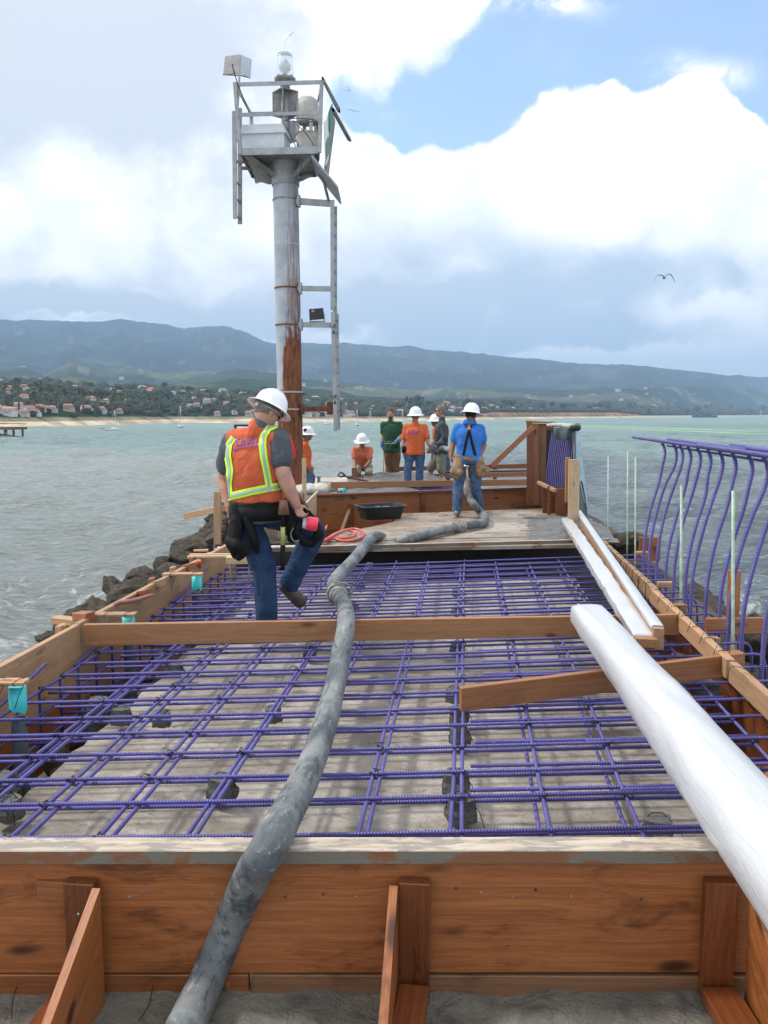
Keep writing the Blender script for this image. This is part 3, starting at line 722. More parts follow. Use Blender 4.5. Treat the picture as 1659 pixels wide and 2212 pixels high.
def barge():
    a=P(1522,902,SEA); r=a.length; m=r/F; t=root('barge',a,'long low dark blue barge on the horizon at the right','barge'); Rz=Matrix.Translation(a)@Matrix.Rotation(-az_of(1522),4,'Z'); L=50*m
    mb=MB(); mb.add([(-L/2,-4*m,4*m),(-L*.45,-4*m,0),(L*.45,-4*m,0),(L/2,-4*m,4*m),(-L/2,4*m,4*m),(-L*.45,4*m,0),(L*.45,4*m,0),(L/2,4*m,4*m)],[(0,1,2,3),(4,7,6,5),(0,3,7,4),(1,5,6,2),(0,4,5,1),(3,2,6,7)])
    link('hull',mb.fix(),M_HULLB,t,Rz,False)
    d=MB(); d.box((-L*.3,0,5*m),(L*.12,4*m,2.4*m)); d.box((L*.1,0,4.4*m),(L*.4,4*m,1*m)); link('deckhouse',d.fix(),M_HULLB,t,Rz,False)
barge()
def pier():
    a=P(0,944,SEA); t=root('pier',a,'dark wooden pier on piles at the left edge of the sea','pier'); m=a.length/F
    e=P(39,944,SEA); g=e+V((-70,22,0)); d=(g-e).normalized(); n=V((-d.y,d.x,0)); zt=SEA+17*m
    board('deck',e+V((0,0,zt-SEA)),g+V((0,0,zt-SEA)),5.5,.6,W_BROWN,t)
    k=0
    for i in range(15):
        for s in(-1,1):
            if i>13: continue
            b=e+d*(1+i*2.6)+n*s*2.3; mb=MB(); mb.tube([b-V((0,0,1)),b+V((random.uniform(-.15,.15),0,zt-SEA-.3))],.24,7); mb.obj('pile',W_BROWN,t,True)
    for s in(-1,1): board('rail',e+n*s*2.6+V((0,0,zt-SEA+1)),g+n*s*2.6+V((0,0,zt-SEA+1)),.12,.15,W_BROWN,t)
pier()
def gull():
    c=Q(1435,598,38); m=38.5/F
    t=root('seagull',c,'seagull gliding with arched wings in the cloudy sky','bird')
    M_G=plain('gull_feathers',(.22,.24,.26),.8,0,.2)
    secs=[]; mb=MB()
    mb.tube([c+V((0,-.22,-.06)),c+V((0,-.1,-.05)),c+V((0,.05,-.04)),c+V((0,.2,-.02)),c+V((0,.32,0))],[.012,.05,.06,.04,.015],8)
    for s,pts in ((-1,[(0,-2),(-6,-5),(-13,-5),(-16,-1),(-19.5,6),(-20.5,10)]),(1,[(0,-2),(6,-6),(12,-6.5),(16,-1.5),(19.5,5.5),(21.5,9.5)])):
        pts=spline([(x*m,0,-y*m-.0) for x,y in pts],4); n=len(pts); vs=[];fs=[]
        for i,p in enumerate(pts):
            ch=.17*(1-.72*(i/(n-1))**1.4); th=.022*(1-.8*i/(n-1))
            for dy,dz in ((-ch*.6,0),(-ch*.1,th),(ch*.5,0),(-ch*.1,-th)): vs.append(c+p+V((0,dy,dz-.04)))
        for i in range(n-1):
            for k in range(4): fs.append((i*4+k,i*4+(k+1)%4,(i+1)*4+(k+1)%4,(i+1)*4+k))
        mb.add(vs,fs)
    mb.obj('body',M_G,t,True)
gull()
# =================================================================== JETTY
GZ=-.05; SLAB=.11; MAT=.29; FT=.484
def line_y(X,Yc,m,Xc=-.3): return Yc+m*(X-Xc)
def skew(Y): return lerp_tab([(2.6,.10),(3.1,.126),(4.6,.177),(5.8,.205),(9.2,.278),(13.4,.40)],Y)
# ---- mound, slabs
def rough_sheet(name,fn,x0,x1,nx,y0,y1,ny,mat,amp,sc,thick=.0,**kw):
    vs=[];fs=[]
    for j in range(ny+1):
        for i in range(nx+1):
            x=x0+(x1-x0)*i/nx; y=y0+(y1-y0)*j/ny; x,y,z=fn(x,y)
            vs.append((x,y,z+amp*fbm(V((x*sc,y*sc,2.2)),4)))
    for j in range(ny):
        for i in range(nx):
            a=j*(nx+1)+i; fs.append((a,a+1,a+nx+2,a+nx+1))
    me=bpy.data.meshes.new(name); me.from_pydata(vs,[],fs); me.update()
    return link(name,me,mat,None,None,True)
def mound():
    def fn(x,y):
        cx=-.4; hw=2.75 if y<9.3 else 3.5; top=-.42
        if y>9: cx=-.5
        d=abs(x-cx)-hw
        end=max(0,y-19.5)
        z=top-max(0,d)*.95-end*.8
        if y>9.8 and x<-2.2: z=max(z,-.25-max(0,d)*1.0-end)
        return x,y,max(z,-5)
    tag(rough_sheet('jetty_mound',fn,-9.5,9,90,-3,27,150,M_PIT,.16,1.3),kind='structure')
mound()
def foreground():
    def fn(x,y): return x,y,GZ
    o=rough_sheet('ground',fn,-3.1,2.2,130,-1.2,2.80,100,M_GROUND,.022,5.0); tag(o,kind='structure')
foreground()
def slab():
    X0,X1=-2.1,1.24
    bm=bmesh.new(); n=60
    # outline, slightly broken on the left edge and at the far end
    pts=[]
    for i in range(n+1):
        y=2.75+(8.35-2.75)*i/n; pts.append((X0+.05*noise.noise(V((y*3,0,0)))+.03*noise.noise(V((y*11,3,0))),y))
    for i in range(31):
        x=X0+(X1-X0)*i/30; pts.append((x,line_y(x,9.05,.2)-.0+.07*noise.noise(V((x*2.5,7,0)))))
    for i in range(n+1):
        y=9.3-(9.3-2.85)*i/n; pts.append((X1+.03*noise.noise(V((y*4,5,0))),y))
    top=[bm.verts.new((x,y,SLAB)) for x,y in pts]; bot=[bm.verts.new((x*1.0+(-.05 if x<0 else .05),y,-.6)) for x,y in pts]
    bm.faces.new(top)
    for i in range(len(pts)):
        j=(i+1)%len(pts); bm.faces.new((top[i],top[j],bot[j],bot[i]))
    bmesh.ops.recalc_face_normals(bm,faces=bm.faces)
    me=bpy.data.meshes.new('slab'); bm.to_mesh(me); bm.free()
    tag(link('slab',me,M_SLAB,None,None,False),kind='structure')
slab()
def rockmesh(seed,sub=3):
    bm=bmesh.new(); bmesh.ops.create_icosphere(bm,subdivisions=sub+1,radius=1)
    o=V((seed*3.1,seed*1.7,seed))
    for v in bm.verts:
        d=v.co.normalized(); a=1+.35*noise.noise(d*1.3+o)+.18*noise.noise(d*3+o)+.08*noise.noise(d*7+o)
        for q in range(13):      # planar facets
            nrm=V((math.sin(seed*7+q*2.1),math.cos(seed*3+q*1.3),math.sin(q*4.4+seed))).normalized()
            h=.66+.16*math.sin(seed*5+q*3.3); 
            if (d*a).dot(nrm)>h: a*=h/((d*a).dot(nrm))*.9+.1
        q=d*a; a+=.10*(abs(noise.noise(q*2.6+o))*2-.5)+.05*noise.noise(q*6+o)+.03*noise.noise(q*13+o)
        v.co=d*a
    me=bpy.data.meshes.new('boulder'); bm.to_mesh(me); bm.free(); me.materials.append(M_ROCK); me.polygons.foreach_set('use_smooth',[True]*len(me.polygons)); return me
RM=[rockmesh(i) for i in range(7)]
def rock(c,s,label,group=None,mat=None,name='boulder',rot=None,cat='boulder'):
    me=random.choice(RM)
    if mat: me=me.copy(); me.materials.clear(); me.materials.append(mat)
    o=bpy.data.objects.new(name,me); COL.objects.link(o); o.location=c; o.scale=s if hasattr(s,'__len__') else (s*random.uniform(.9,1.3),s*random.uniform(.8,1.2),s*random.uniform(.6,.9))
    o.rotation_euler=rot or (random.uniform(-.4,.4),random.uniform(-.4,.4),random.uniform(0,6.3)); return tag(o,label,cat,group)
G_RL='dark boulders along the left edge of the jetty'
CR=[]
# crest line of the riprap on the left (photo positions, height, size)
for px,py,s,z in [(118,1372,.26,-.45),(215,1310,.42,-.22),(165,1325,.36,-.3),(262,1287,.34,-.22),(300,1262,.36,-.18),(248,1262,.30,-.3),(330,1243,.40,-.14),(372,1222,.36,-.1),(352,1208,.30,-.12),
                  (405,1200,.33,-.05),(300,1228,.34,-.28),(420,1172,.36,0),(440,1150,.36,.02),(455,1132,.34,.05),(395,1180,.34,-.08),(470,1148,.3,.05),(478,1118,.35,.1),(438,1166,.26,-.02),(468,1105,.34,.12),(488,1092,.36,.15)]:
    CR.append((py,px,s,z))
ORD=['nearest','second','third','fourth','fifth','sixth','seventh','eighth','ninth','tenth','eleventh','twelfth','thirteenth','fourteenth','fifteenth','sixteenth','seventeenth','eighteenth','nineteenth','farthest']
for i,(py,px,s,z) in enumerate(sorted(CR,reverse=True)):
    rock(P(px,py+s*40,z-s*.3),s*.76,ORD[i]+' boulder, counted away from the camera, in the row left of the form',G_RL)
for i in range(26):
    y=random.uniform(5.5,17); x=-4.6-random.uniform(0,1.8)-(0 if y<9 else .3); rock(V((x,y,-.75-(-4.4-x)*.95+random.uniform(-.1,.1))),random.uniform(.35,.6),'dark wet boulder on the lower seaward slope left of the jetty','boulders lower on the seaward slope')
rock(P(463,1162,.15),.17,'small ochre boulder beside the foot of the left wooden stake',None,M_ROCKL)
rock(P(1362,1176,.0),.36,'dark boulder behind the pale green rods right of the deck edge')
rock(P(1640,1392,-.35),.34,'dark wet boulder low beside the curved bars at the right edge')
for x,y,z,s in [(2.6,4.3,-.7,.5),(2.9,5.4,-.8,.5),(3.2,6.8,-1.0,.55),(3.2,8.3,-1.0,.5),(3.3,9.9,-.9,.5),(3.1,11.2,-.8,.5),(3.6,5.0,-1.5,.6),(4.0,7.0,-1.8,.6),(2.7,3.2,-.7,.5),(3.4,12.8,-1,.5)]:
    rock(V((x,y,z)),s,'wet boulder on the slope below the curved purple bars','boulders below the curved bars')
for px,py,s in [(30,1765,.10),(75,1640,.10),(45,1690,.12),(110,1700,.09),(150,1600,.10),(18,1715,.1),(215,1560,.12),(170,1640,.08),(260,1490,.12),(330,1440,.1)]:
    rock(P(px,py,-.02)+V((-.1,0,-.1)),s*1.3,'brown rubble stone lying in the trench left of the slab','rubble in the left trench',M_ROCKL if s<.11 else None,name='rubble_stone',cat='stone')
# ---- formwork (left wall)
def zboard(name,a,b,top,h,t,mat,par,inner=1,**k):       # vertical plank with top edge height `top`
    a=V((a[0],a[1],top-h/2)); b=V((b[0],b[1],top-h/2)); return board(name,a,b,t,h,mat,par,**k)
LF=root('side_form',(-2.69,5,0),'long tan timber side form along the left, seaward edge','formwork')
zboard('form_board',(-2.700,1.6),(-2.690,5.42),FT,.46,.045,W_TAN,LF)
zboard('form_board',(-2.692,5.424),(-2.676,7.4),FT+.006,.46,.045,W_TAN,LF)
zboard('form_board',(-2.68,7.404),(-2.664,9.30),FT+.002,.46,.045,W_TAN,LF)
zboard('form_board',(-2.706,1.6),(-2.698,5.4),FT-.47,.36,.045,W_ORANGE,LF); zboard('form_board',(-2.70,5.41),(-2.68,9.3),FT-.47,.36,.045,W_TAN,LF)
for y in (2.9,4.1,5.3,6.4,7.5,8.6):
    board('form_stake',(-2.76,y,-.5),(-2.755,y+.02,FT-.03 if y not in(5.3,7.5) else FT+.02),.09,.04,W_ORANGE if y in(4.1,6.4) else W_TAN,LF,side=(0,1,0))
for y in (6.9,8.0): board('form_stake',(-2.76,y,-.5),(-2.73,y+.02,FT+.03),.09,.04,W_ORANGE,LF,side=(0,1,0))
# braces reaching out over the rocks
B=root('wooden_brace',P(150,1335,.4),'tan lumber brace sticking out over the water near the left end of the crossbeam','brace')
board('plank',P(118,1338,.44),P(178,1345,.44),.09,.05,W_TAN,B); board('block',P(166,1330,.49),P(196,1332,.50),.09,.06,W_ORANGE,B)
for a,b,c,l in (((304,1283),(322,1280),W_ORANGE,'short orange wedge block outside the left form below the red hose'),((335,1262),(352,1258),W_TAN,'short tan block outside the left form, middle of the row'),((400,1226),(416,1223),W_ORANGE,'short orange block outside the left form near the boulders')):
    tag(board('wood_block',P(*a,.47),P(*b,.49),.10,.06,c),l,'wood block')
def stick(name,pts,r,mat,label,cat,group=None,seg=8,par=None):
    mb=MB(); mb.tube([V(p) for p in pts],r,seg); o=mb.obj(name,mat,par,True)
    if label: tag(o,label,cat,group)
    return o
stick('red_hose',spline([P(232,1325,.42),P(240,1312,.47),P(258,1301,.5),P(285,1298,.5),P(330,1285,.46)],6),.017,plain('faded_red_rubber',(.36,.14,.12),.6,0,.2),'faded red hose arching over the outside of the left form','hose')
stick('yellow_tube',[P(126,1364,.38),P(139,1350,.5)],.012,M_YEL,'short yellow plastic tube leaning outside the left form','tube')
stick('orange_conduit',[P(432,1212,.5),P(431,1240,.3),P(430,1335,-.25)],.017,M_ORPL,'thin orange conduit standing beside the far turquoise capped pipe','pipe')
# PVC sleeves with wooden hangers
def sleeve(px,py,hx0,hx1,hy,label,l2):
    c=P(px,py,FT-.035); t=root('pipe_sleeve',(c.x,c.y,0),label,'pipe')
    mb=MB(); mb.lathe((c.x,c.y,0),(0,0,1),[(.043,-.3),(.043,.27),(.036,.27),(.036,-.3)],20); auto(mb.obj('pipe',M_PVC,t))
    mb=MB(); pr=[]
    vs=[];fs=[];n=28
    for k in range(n):
        q=2*math.pi*k/n; lo=.315+.010*math.sin(q*2+px)+.008*math.sin(q*5); 
        for z in (lo,FT-.034): vs.append((c.x+.0465*math.cos(q),c.y+.0465*math.sin(q),z))
    for k in range(n): a=2*k;b=2*((k+1)%n); fs.append((a,b,b+1,a+1))
    vs.append((c.x,c.y,FT-.036)); fs+= [(2*k+1,2*((k+1)%n)+1,2*n) for k in range(n)]
    mb.add(vs,fs); mb.obj('tape_wrap',M_TURQ,t,True,fix=False)
    a=P(hx0,hy,FT+.012); b=P(hx1,hy,FT+.012); h=root('hanger_board',a,l2,'board'); board('cleat',a,b,.09,.02,W_TAN,h)
    for k in (.25,.8):
        w=a.lerp(b,k); pts=[w+V((.012*math.cos(q),.055*math.cos(q),.02*math.sin(q)+random.uniform(-.004,.004))) for q in np.linspace(0,6.28,10)]; 
        m=MB(); m.tube(pts+[w+V((.02,-.05,-.06)),w+V((.0,-.06,-.13))],.0022,5); m.obj('tie_wire',M_WIRE,h,True)
sleeve(37,1483,-20,58,1473,'turquoise wrapped grey pipe sleeve nearest the camera at the left','thin cleat hanging the nearest turquoise pipe from the left form')
sleeve(277,1330,214,294,1327,'turquoise wrapped pipe sleeve just behind the left end of the crossbeam','thin cleat over the pipe behind the left end of the crossbeam')
sleeve(425,1243,352,438,1240,'turquoise wrapped pipe sleeve at the middle of the left form, paint dripping','thin weathered cleat at the middle of the left form')
# hanging boards further back by the worker's pouch
t=root('hanging_boards',P(470,1205,FT),'pale boards laid over the left form below the black pouch with rods hanging down','board')
for a,b,y in ((405,505,1203),(410,500,1199)): board('plank',P(a,y,FT+.02),P(b,y-.5,FT+.02),.05,.025,W_PALE,t)
board('cross_piece',P(489,1210,FT+.02),P(545,1209,FT+.02),.10,.07,W_PALE,t)
for a in (497,508,537,546): m=MB(); m.tube([P(a,1212,FT),P(a+2,1212,FT)-V((0,0,.33))],.009,6); m.obj('rod',M_GALVD,t,True)
tag(board('loose_cleat',P(418,1190,.5),P(450,1189,.5),.08,.02,W_TAN),'short thin cleat lying on the far end of the left form','board')
# ---- front form
FR=root('front_form',(-.3,2.65,0),'orange brown bulkhead form across the foreground with a whitewashed cap','formwork')
def fy(X): return line_y(X,2.615,.10)
board('cap_board',(-3.0,fy(-3.0)+.045,FT-.024),(2.0,fy(2.0)+.045,FT-.024),.092,.05,W_CAP,FR)
board('face_board',(-3.0,fy(-3)+.055,.225),(2.0,fy(2)+.055,.225),.045,.415,W_FRONT,FR)
for i,(px,zz) in enumerate(((985,.33),(1040,.315),(1110,.30),(1160,.325),(1240,.30),(1310,.31),(1400,.29),(560,.33),(470,.31),(620,.30),(300,.30),(330,.32),(700,.31),(770,.30))):
    d=ray(px,1950); k=(2.64+.0)/d.y; c=V((d.x*k,fy(d.x*k)+.031,zz)); m=MB(); m.ell(c,(.0055,.003,.0055),None,8,6); m.obj('nail_head',M_GALVD if i%3 else M_RUST,FR,True)
board('bottom_board',(-.72,fy(-.72)+.050,-.028),(2.0,fy(2)+.050,-.042),.045,.082,W_BROWN,FR)
board('bottom_board',(-3.0,fy(-3)+.050,-.024),(-.73,fy(-.73)+.050,-.028),.045,.082,W_ORANGE,FR)
# kickers
def kicker(px,label,diag,foot,right=False):
    a=Q(px,1990,2.56); X=a.x; y=fy(X)
    t=root('form_brace',(X,y,0),label,'brace')
    board('upright',(X,y+.005,-.04),(X,y+.005,.375),.105,.045,W_WET,t,side=(1,0,0))
    if diag:
        pr=[(-.025,.37),(-.025,-.06),(-.60,-.06),(-.66,-.03)]; x0=X+diag; vs=[(x0+foot*(-q[0])+dx,y+q[0],q[1]) for dx in(-.014,.014) for q in pr]
        m=MB(); m.add(vs,[(0,1,2,3),(7,6,5,4)]+[(i,(i+1)%4,(i+1)%4+4,i+4) for i in range(4)]); me=m.fix(); c=V((x0,y-.3,.15)); rot=Matrix.Translation(c)@Matrix.Rotation(R(90),4,'Z')@Matrix.Rotation(R(-35),4,'Y'); me.transform(rot.inverted()); link('gusset',me,W_ORANGE,t,rot,False)
    return t,X,y
t,X,y=kicker(190,'wet wooden kicker brace with diagonal board at the left of the front form',.068,-.012)
board('foot_board',(X-.04,y-.05,GZ+.035),(X-.05,y-.62,GZ+.035),.10,.045,W_WET,t)
board('spacer_cleat',(X-.16,y+.018,.33),(X-.055,y+.018,.33),.03,.07,W_ORANGE,t)
mb=MB(); 
for z in (.27,.12): mb.ell((X+.0,y-.021,z),(.006,.004,.006))
mb.obj('nail_head',M_STEEL,t,True)
t,X,y=kicker(893,'wet wooden kicker brace at the centre of the front form, running toward the camera',-.07,.0)
board('foot_board',(X+.0,y-.035,GZ+.05),(X-.035,y-.75,GZ+.06),.10,.05,W_WET,t)
t,X,y=kicker(1592,'dark stained kicker brace at the right end of the front form, below the white bundle',.10,.05)
board('foot_board',(X+.0,y-.035,GZ+.04),(X+.06,y-.6,GZ+.04),.12,.05,W_WET,t)
tag(board('wood_block',P(478,2128,GZ+.03),P(520,2080,GZ+.03),.05,.028,W_ORANGE),'short orange stake end poking from under the front form beside the big hose','wood block')
# hairline wires on the ground
for k,(a,b,c) in enumerate((((60,2080),(30,2150),(25,2200)),((330,2130),(322,2170),(300,2205)))):
    stick('wire_scrap',spline([P(*q,GZ+.02) for q in (a,b,c)],5),.0016,M_WIRE,'thin wire scrap on the rough concrete '+('at the lower left corner','between the left brace and the big hose')[k],'wire',seg=5)
# ---- crossbeam and loose beam
tag(board('crossbeam',P(183,1371,FT-.075),P(1478,1348,FT-.075),.042,.152,W_BEAM),'long tan crossbeam spanning between both side forms over the purple rebar','beam')
a=P(994,1524,.385); b=P(1604,1424,.425)
tag(board('loose_beam',P(994,1510,.37),P(1604,1432,.415),.042,.135,wood('lumber_reddish',(.27,.105,.036),(.38,.175,.072),(.07,.025,.012),.55,.8,.3)),'shorter loose orange beam lying askew on the rebar under the white bundle','beam')
# ---- right side form
RF=root('side_form',(1.58,6,0),'right side form topped with a wire wrapped two by four','formwork')
board('top_rail',(1.628,1.9,FT-.062),(1.592,4.95,FT-.062),.045,.125,W_TAN,RF)
board('top_rail',(1.592,5.0,FT-.060),(1.585,7.05,FT-.060),.052,.12,W_TAN,RF)
board('top_rail',(1.610,7.054,FT-.066),(1.600,9.75,FT-.062),.050,.125,W_TAN,RF)
zboard('lower_board',(1.72,1.9),(1.68,9.8),.255,.5,.04,W_WET,RF)
for y,s in ((2.9,1),(3.25,1),(3.6,-1),(4.0,1),(4.4,-1),(5.2,1),(6.0,1)):
    board('cleat_block',(1.46,y,.02+.03*s),(1.60,y+.16*s,.15),.10,.09,W_ORANGE if s>0 else W_BEAM,RF)
for y in np.arange(5.15,9.6,.30):
    w=V((1.60,y,FT-.06)); k=random.uniform(-.02,.02)
    m=MB(); m.tube([w+V((.032*cx,k*cz*.5,.069*cz)) for cx,cz in ((-1,-1),(-1,0),(-1,1),(0,1.03),(1,1),(1,0),(1,-1),(0,-1.2),(-1,-1))],.0032,5); m.tube([w+V((0,.02,.07)),w+V((-.03,.05,.09)),w+V((-.06,.03,.02))],.002,4); m.obj('tie_wire',M_WIRE,RF,True)
for y in (2.6,3.0,3.9,4.6): 
    w=V((1.61,y,FT-.06)); m=MB(); m.tube(spline([w+V((-.03,0,-.07)),w+V((-.12,.06,-.02)),w+V((-.1,.14,.09)),w+V((0,.1,.07)),w+V((.03,.04,-.06))],4),.0022,4); m.obj('tie_wire',M_WIRE,RF,True)
# outer timber beyond the hooks
for a,b,z,w,h,mt,l in (((1380,1186),(1426,1186),.28,.04,.30,W_ORANGE,'far orange board outside the right form, behind the nearest green rods'),((1524,1352),(1665,1350),.34,.04,.12,W_ORANGE,'orange horizontal board crossing behind the curved bars'),
                       ((1372,1197),(1400,1197),.30,.1,.06,W_BEAM,'small tan block outside the right form behind the far hooks'),((1420,1262),(1455,1262),.33,.05,.05,W_TAN,'thin tan cleat outside the right form between hooks'),
                       ((1545,1428),(1602,1426),.30,.08,.12,W_ORANGE,'stub of orange timber at the right end of the loose beam'),((1446,1312),(1480,1311),.36,.06,.05,W_BEAM,'tan cleat end outside the right form beside the crossbeam end'),
                       ((1500,1384),(1552,1382),.32,.06,.04,W_TAN,'thin pale cleat outside the right form below the orange board')):
    tag(board('outer_board',P(*a,z),P(*b,z),w,h,mt),l,'board')
p=P(1584,1345,.3); tag(board('outer_post',V((p.x,p.y,-.4)),Q(1587,1232,p.y),.09,.045,W_ORANGE,side=(1,.3,0)),'orange wooden post among the curved bars at the right','post')
tag(board('outer_post',P(1422,1186,.0),P(1422,1186,.34),.05,.05,W_WET,side=(1,0,0)),'short wet wooden post at the far hooks','post')
# ---- rebar mats
RB=.0096
def barobj(name,pts,par,r=RB,seg=8,mat=None):
    """polyline bar, local X along its main run"""
    pts=[V(p) for p in pts]; i=max(range(len(pts)-1),key=lambda i:(pts[i+1]-pts[i]).length)
    x=(pts[i+1]-pts[i]).normalized(); z=V((0,0,1)) if abs(x.z)<.9 else V((0,1,0)); y=z.cross(x).normalized(); z=x.cross(y)
    M=Matrix((x,y,z)).transposed().to_4x4(); M.translation=pts[i]; inv=M.inverted()
    mb=MB(); mb.tube([inv@p for p in pts],r,seg); return link(name,mb.fix(),mat or M_BAR,par,M,True)
def bend(p,q,r,s,n=4):     # path p->q->r with a round corner of size s at q
    p,q,r=V(p),V(q),V(r); a=q+(p-q).normalized()*s; b=q+(r-q).normalized()*s
    return [p]+[a.lerp(q,t).lerp(q.lerp(b,t),t) for t in [i/n for i in range(n+1)]]+[r]
UM=root('rebar_mat',(-.5,5.5,MAT),'upper mat of purple epoxy coated reinforcing bars over the pale slab','rebar mat')
Ycs=[3.105,3.405,3.665,3.95,4.245,4.51,4.795,5.065]
while Ycs[-1]<9.05: Ycs.append(Ycs[-1]+.275+random.uniform(-.012,.012))
TY=[]
for k,Yc in enumerate(Ycs):
    m=skew(Yc); zt=MAT+random.uniform(-.004,.004); TY.append((Yc,m,zt))
    L=V((-2.56,line_y(-2.56,Yc,m),zt)); hx=2.07 if k>=2 else 1.55
    Rr=V((hx,line_y(hx,Yc,m),zt+.012)); C=V((-.6,line_y(-.6,Yc,m)+random.uniform(-.01,.01),zt-.006))
    path=bend(L-V((0,0,.42)),L,C,.035)[:-1]+[C]
    if hx>1.8: path+=bend(C,Rr,Rr-V((-.02,0,.22)),.075,5)[1:]
    else: path+=[Rr]
    barobj('transverse_bar',path,UM)
    # second bar tucked just under the longitudinals
    Y2=Yc+.062+random.uniform(-.01,.01); z2=zt-.052
    a=-2.45+random.uniform(-.1,.1); barobj('lower_transverse_bar',[(a,line_y(a,Y2,m),z2),(1.5,line_y(1.5,Y2,m+.004),z2)],UM)
for k,(Yc,m,zt) in enumerate(TY):        # short lap bars on the right half
    if k==0 or k>13: continue
    y=Yc+.13+random.uniform(-.02,.02) if k<6 else Yc+.12; x0=.02+.02*k*.5+random.uniform(-.03,.05); zz=MAT-.03
    barobj('lap_bar',[(x0,line_y(x0,y,m),zz),(1.5,line_y(1.5,y,m+.005),zz)],UM,RB*1.08)
    x0=.62+random.uniform(-.05,.08); y=Yc+.028
    if k%2: barobj('lap_bar',[(x0,line_y(x0,y,m+.01),MAT+.003),(1.52,line_y(1.52,y,m+.01),MAT+.003)],UM,RB)
LX=[(-2.545,0),(-2.09,0),(-2.03,1),(-1.775,0),(-1.715,1),(-1.425,0),(-1.385,1),(-1.085,0),(-1.055,1),(-.765,0),(-.735,1),(-.405,0),(-.378,1),(-.045,1),(.0,0),(.352,0),(.33,2),(.725,0),(.70,2),(1.08,0),(1.06,2),(1.485,0),(1.42,2)]
for x,lv in LX:
    z=MAT-.018-(.0,.004,.085)[lv]; y0=2.715+.1*x*.5+random.uniform(0,.03); y1=line_y(x,9.35,.25)+random.uniform(-.3,.1)
    if x<-2.4: y0=2.9; z=MAT-.015
    pts=[]; n=7
    for i in range(n+1):
        t=i/n; pts.append((x+random.uniform(-.008,.008),y0+(y1-y0)*t,z+random.uniform(-.003,.003)))
    barobj('longitudinal_bar',pts,UM,RB)
# bars low in the left trench
for z,xx in ((.12,-2.56),(-.05,-2.56),(.06,-2.3)):
    barobj('trench_bar',[(xx,2.8,z),(xx+.005,6,z+.01),(xx+.02,9.2,z)],UM)
for k in range(0,len(TY),1):
    Yc,m,zt=TY[k]
    if k%2==0: barobj('trench_bar',[(-2.57,line_y(-2.57,Yc+.02,m),.03),(-1.7,line_y(-1.7,Yc+.02,m),.045)],UM)
for yy,l in ((4.35,0),(5.72,0),(7.6,0)):   # ends of lap bars rising from the left
    a=V((-2.62,yy,.30)); b=a+V((.04,.42,.10)); barobj('lap_bar',[a-V((0,.5,.05)),a,b],UM,RB*1.15)
def tie(p,par,s=1.):
    m=MB(); r=random.random; a=r()*3
    pts=[p+V((.018*math.cos(a+q)*s,.018*math.sin(a+q)*s,.016*math.sin(2*q+a))) for q in np.linspace(0,6.5,9)]
    m.tube(pts,.0030,4); t0=pts[-1]
    for k in range(2): m.tube([t0,t0+V(((r()-.5)*.06,(r()-.5)*.06,.01-r()*.03)),t0+V(((r()-.5)*.1,(r()-.5)*.1,-r()*.05))],.0016,4)
    return m
tp=[]
for (Yc,m,zt) in TY:
    for x,lv in LX:
        if lv==0 and random.random()<.62: tp.append((V((x,line_y(x,Yc,m),zt-.005))))
tp.sort(key=lambda p:p.y); vars_=[tie(V((0,0,0)),None).fix() for _ in range(8)]
for me in vars_: me.materials.append(M_WIRE)
for p in tp[:98]:
    o=bpy.data.objects.new('tie_wire',random.choice(vars_)); COL.objects.link(o); o.matrix_basis=Matrix.Translation(p)@Matrix.Rotation(random.uniform(0,6),4,'Z'); attach(o,UM)
rest=MB()
for p in tp[98:]: q=tie(p,None); rest.add(q.v,q.f)
o=rest.obj('tie_wire',M_WIRE,UM,True); o['kind']='stuff'
# ---- spacer blocks
def dobie(c,s,label,rz=None,group='concrete spacer blocks under the rebar'):
    t=root('spacer_block',c,label,'spacer block',group)
    a=MB(); a.box((0,0,0),(1,1,.9)); me=a.fix(); bm=bmesh.new(); bm.from_mesh(me)
    bmesh.ops.subdivide_edges(bm,edges=bm.edges[:],cuts=4,use_grid_fill=True)
    o=V((random.random()*9,random.random()*9,0))
    for v in bm.verts:
        ch=max(0,abs(v.co.x)+abs(v.co.y)-.78)*.5; v.co.x*=1-ch; v.co.y*=1-ch; v.co*=1+.12*noise.noise(v.co*2.5+o)+.05*noise.noise(v.co*7+o)
        if v.co.z>0: v.co.x*=.86; v.co.y*=.86
    bm.to_mesh(me); bm.free()
    M=Matrix.Translation(c)@Matrix.Rotation(random.uniform(-.5,.5) if rz is None else rz,4,'Z')@Matrix.Diagonal((s,s*.9,s*.85,1))
    link('block',me,M_DOBIE,t,M,False)
    m=MB(); m.tube([c+V((.5*s*math.cos(q),.1*s*math.sin(q),.55*s*math.sin(q))) for q in np.linspace(0,6.28,11)],.0024,4); m.tube([c+V((.3*s,-.3*s,.5*s)),c+V((.6*s,-.7*s,.2*s)),c+V((.75*s,-.9*s,-.2*s))],.002,4); m.obj('tie_wire',M_WIRE,t,True)
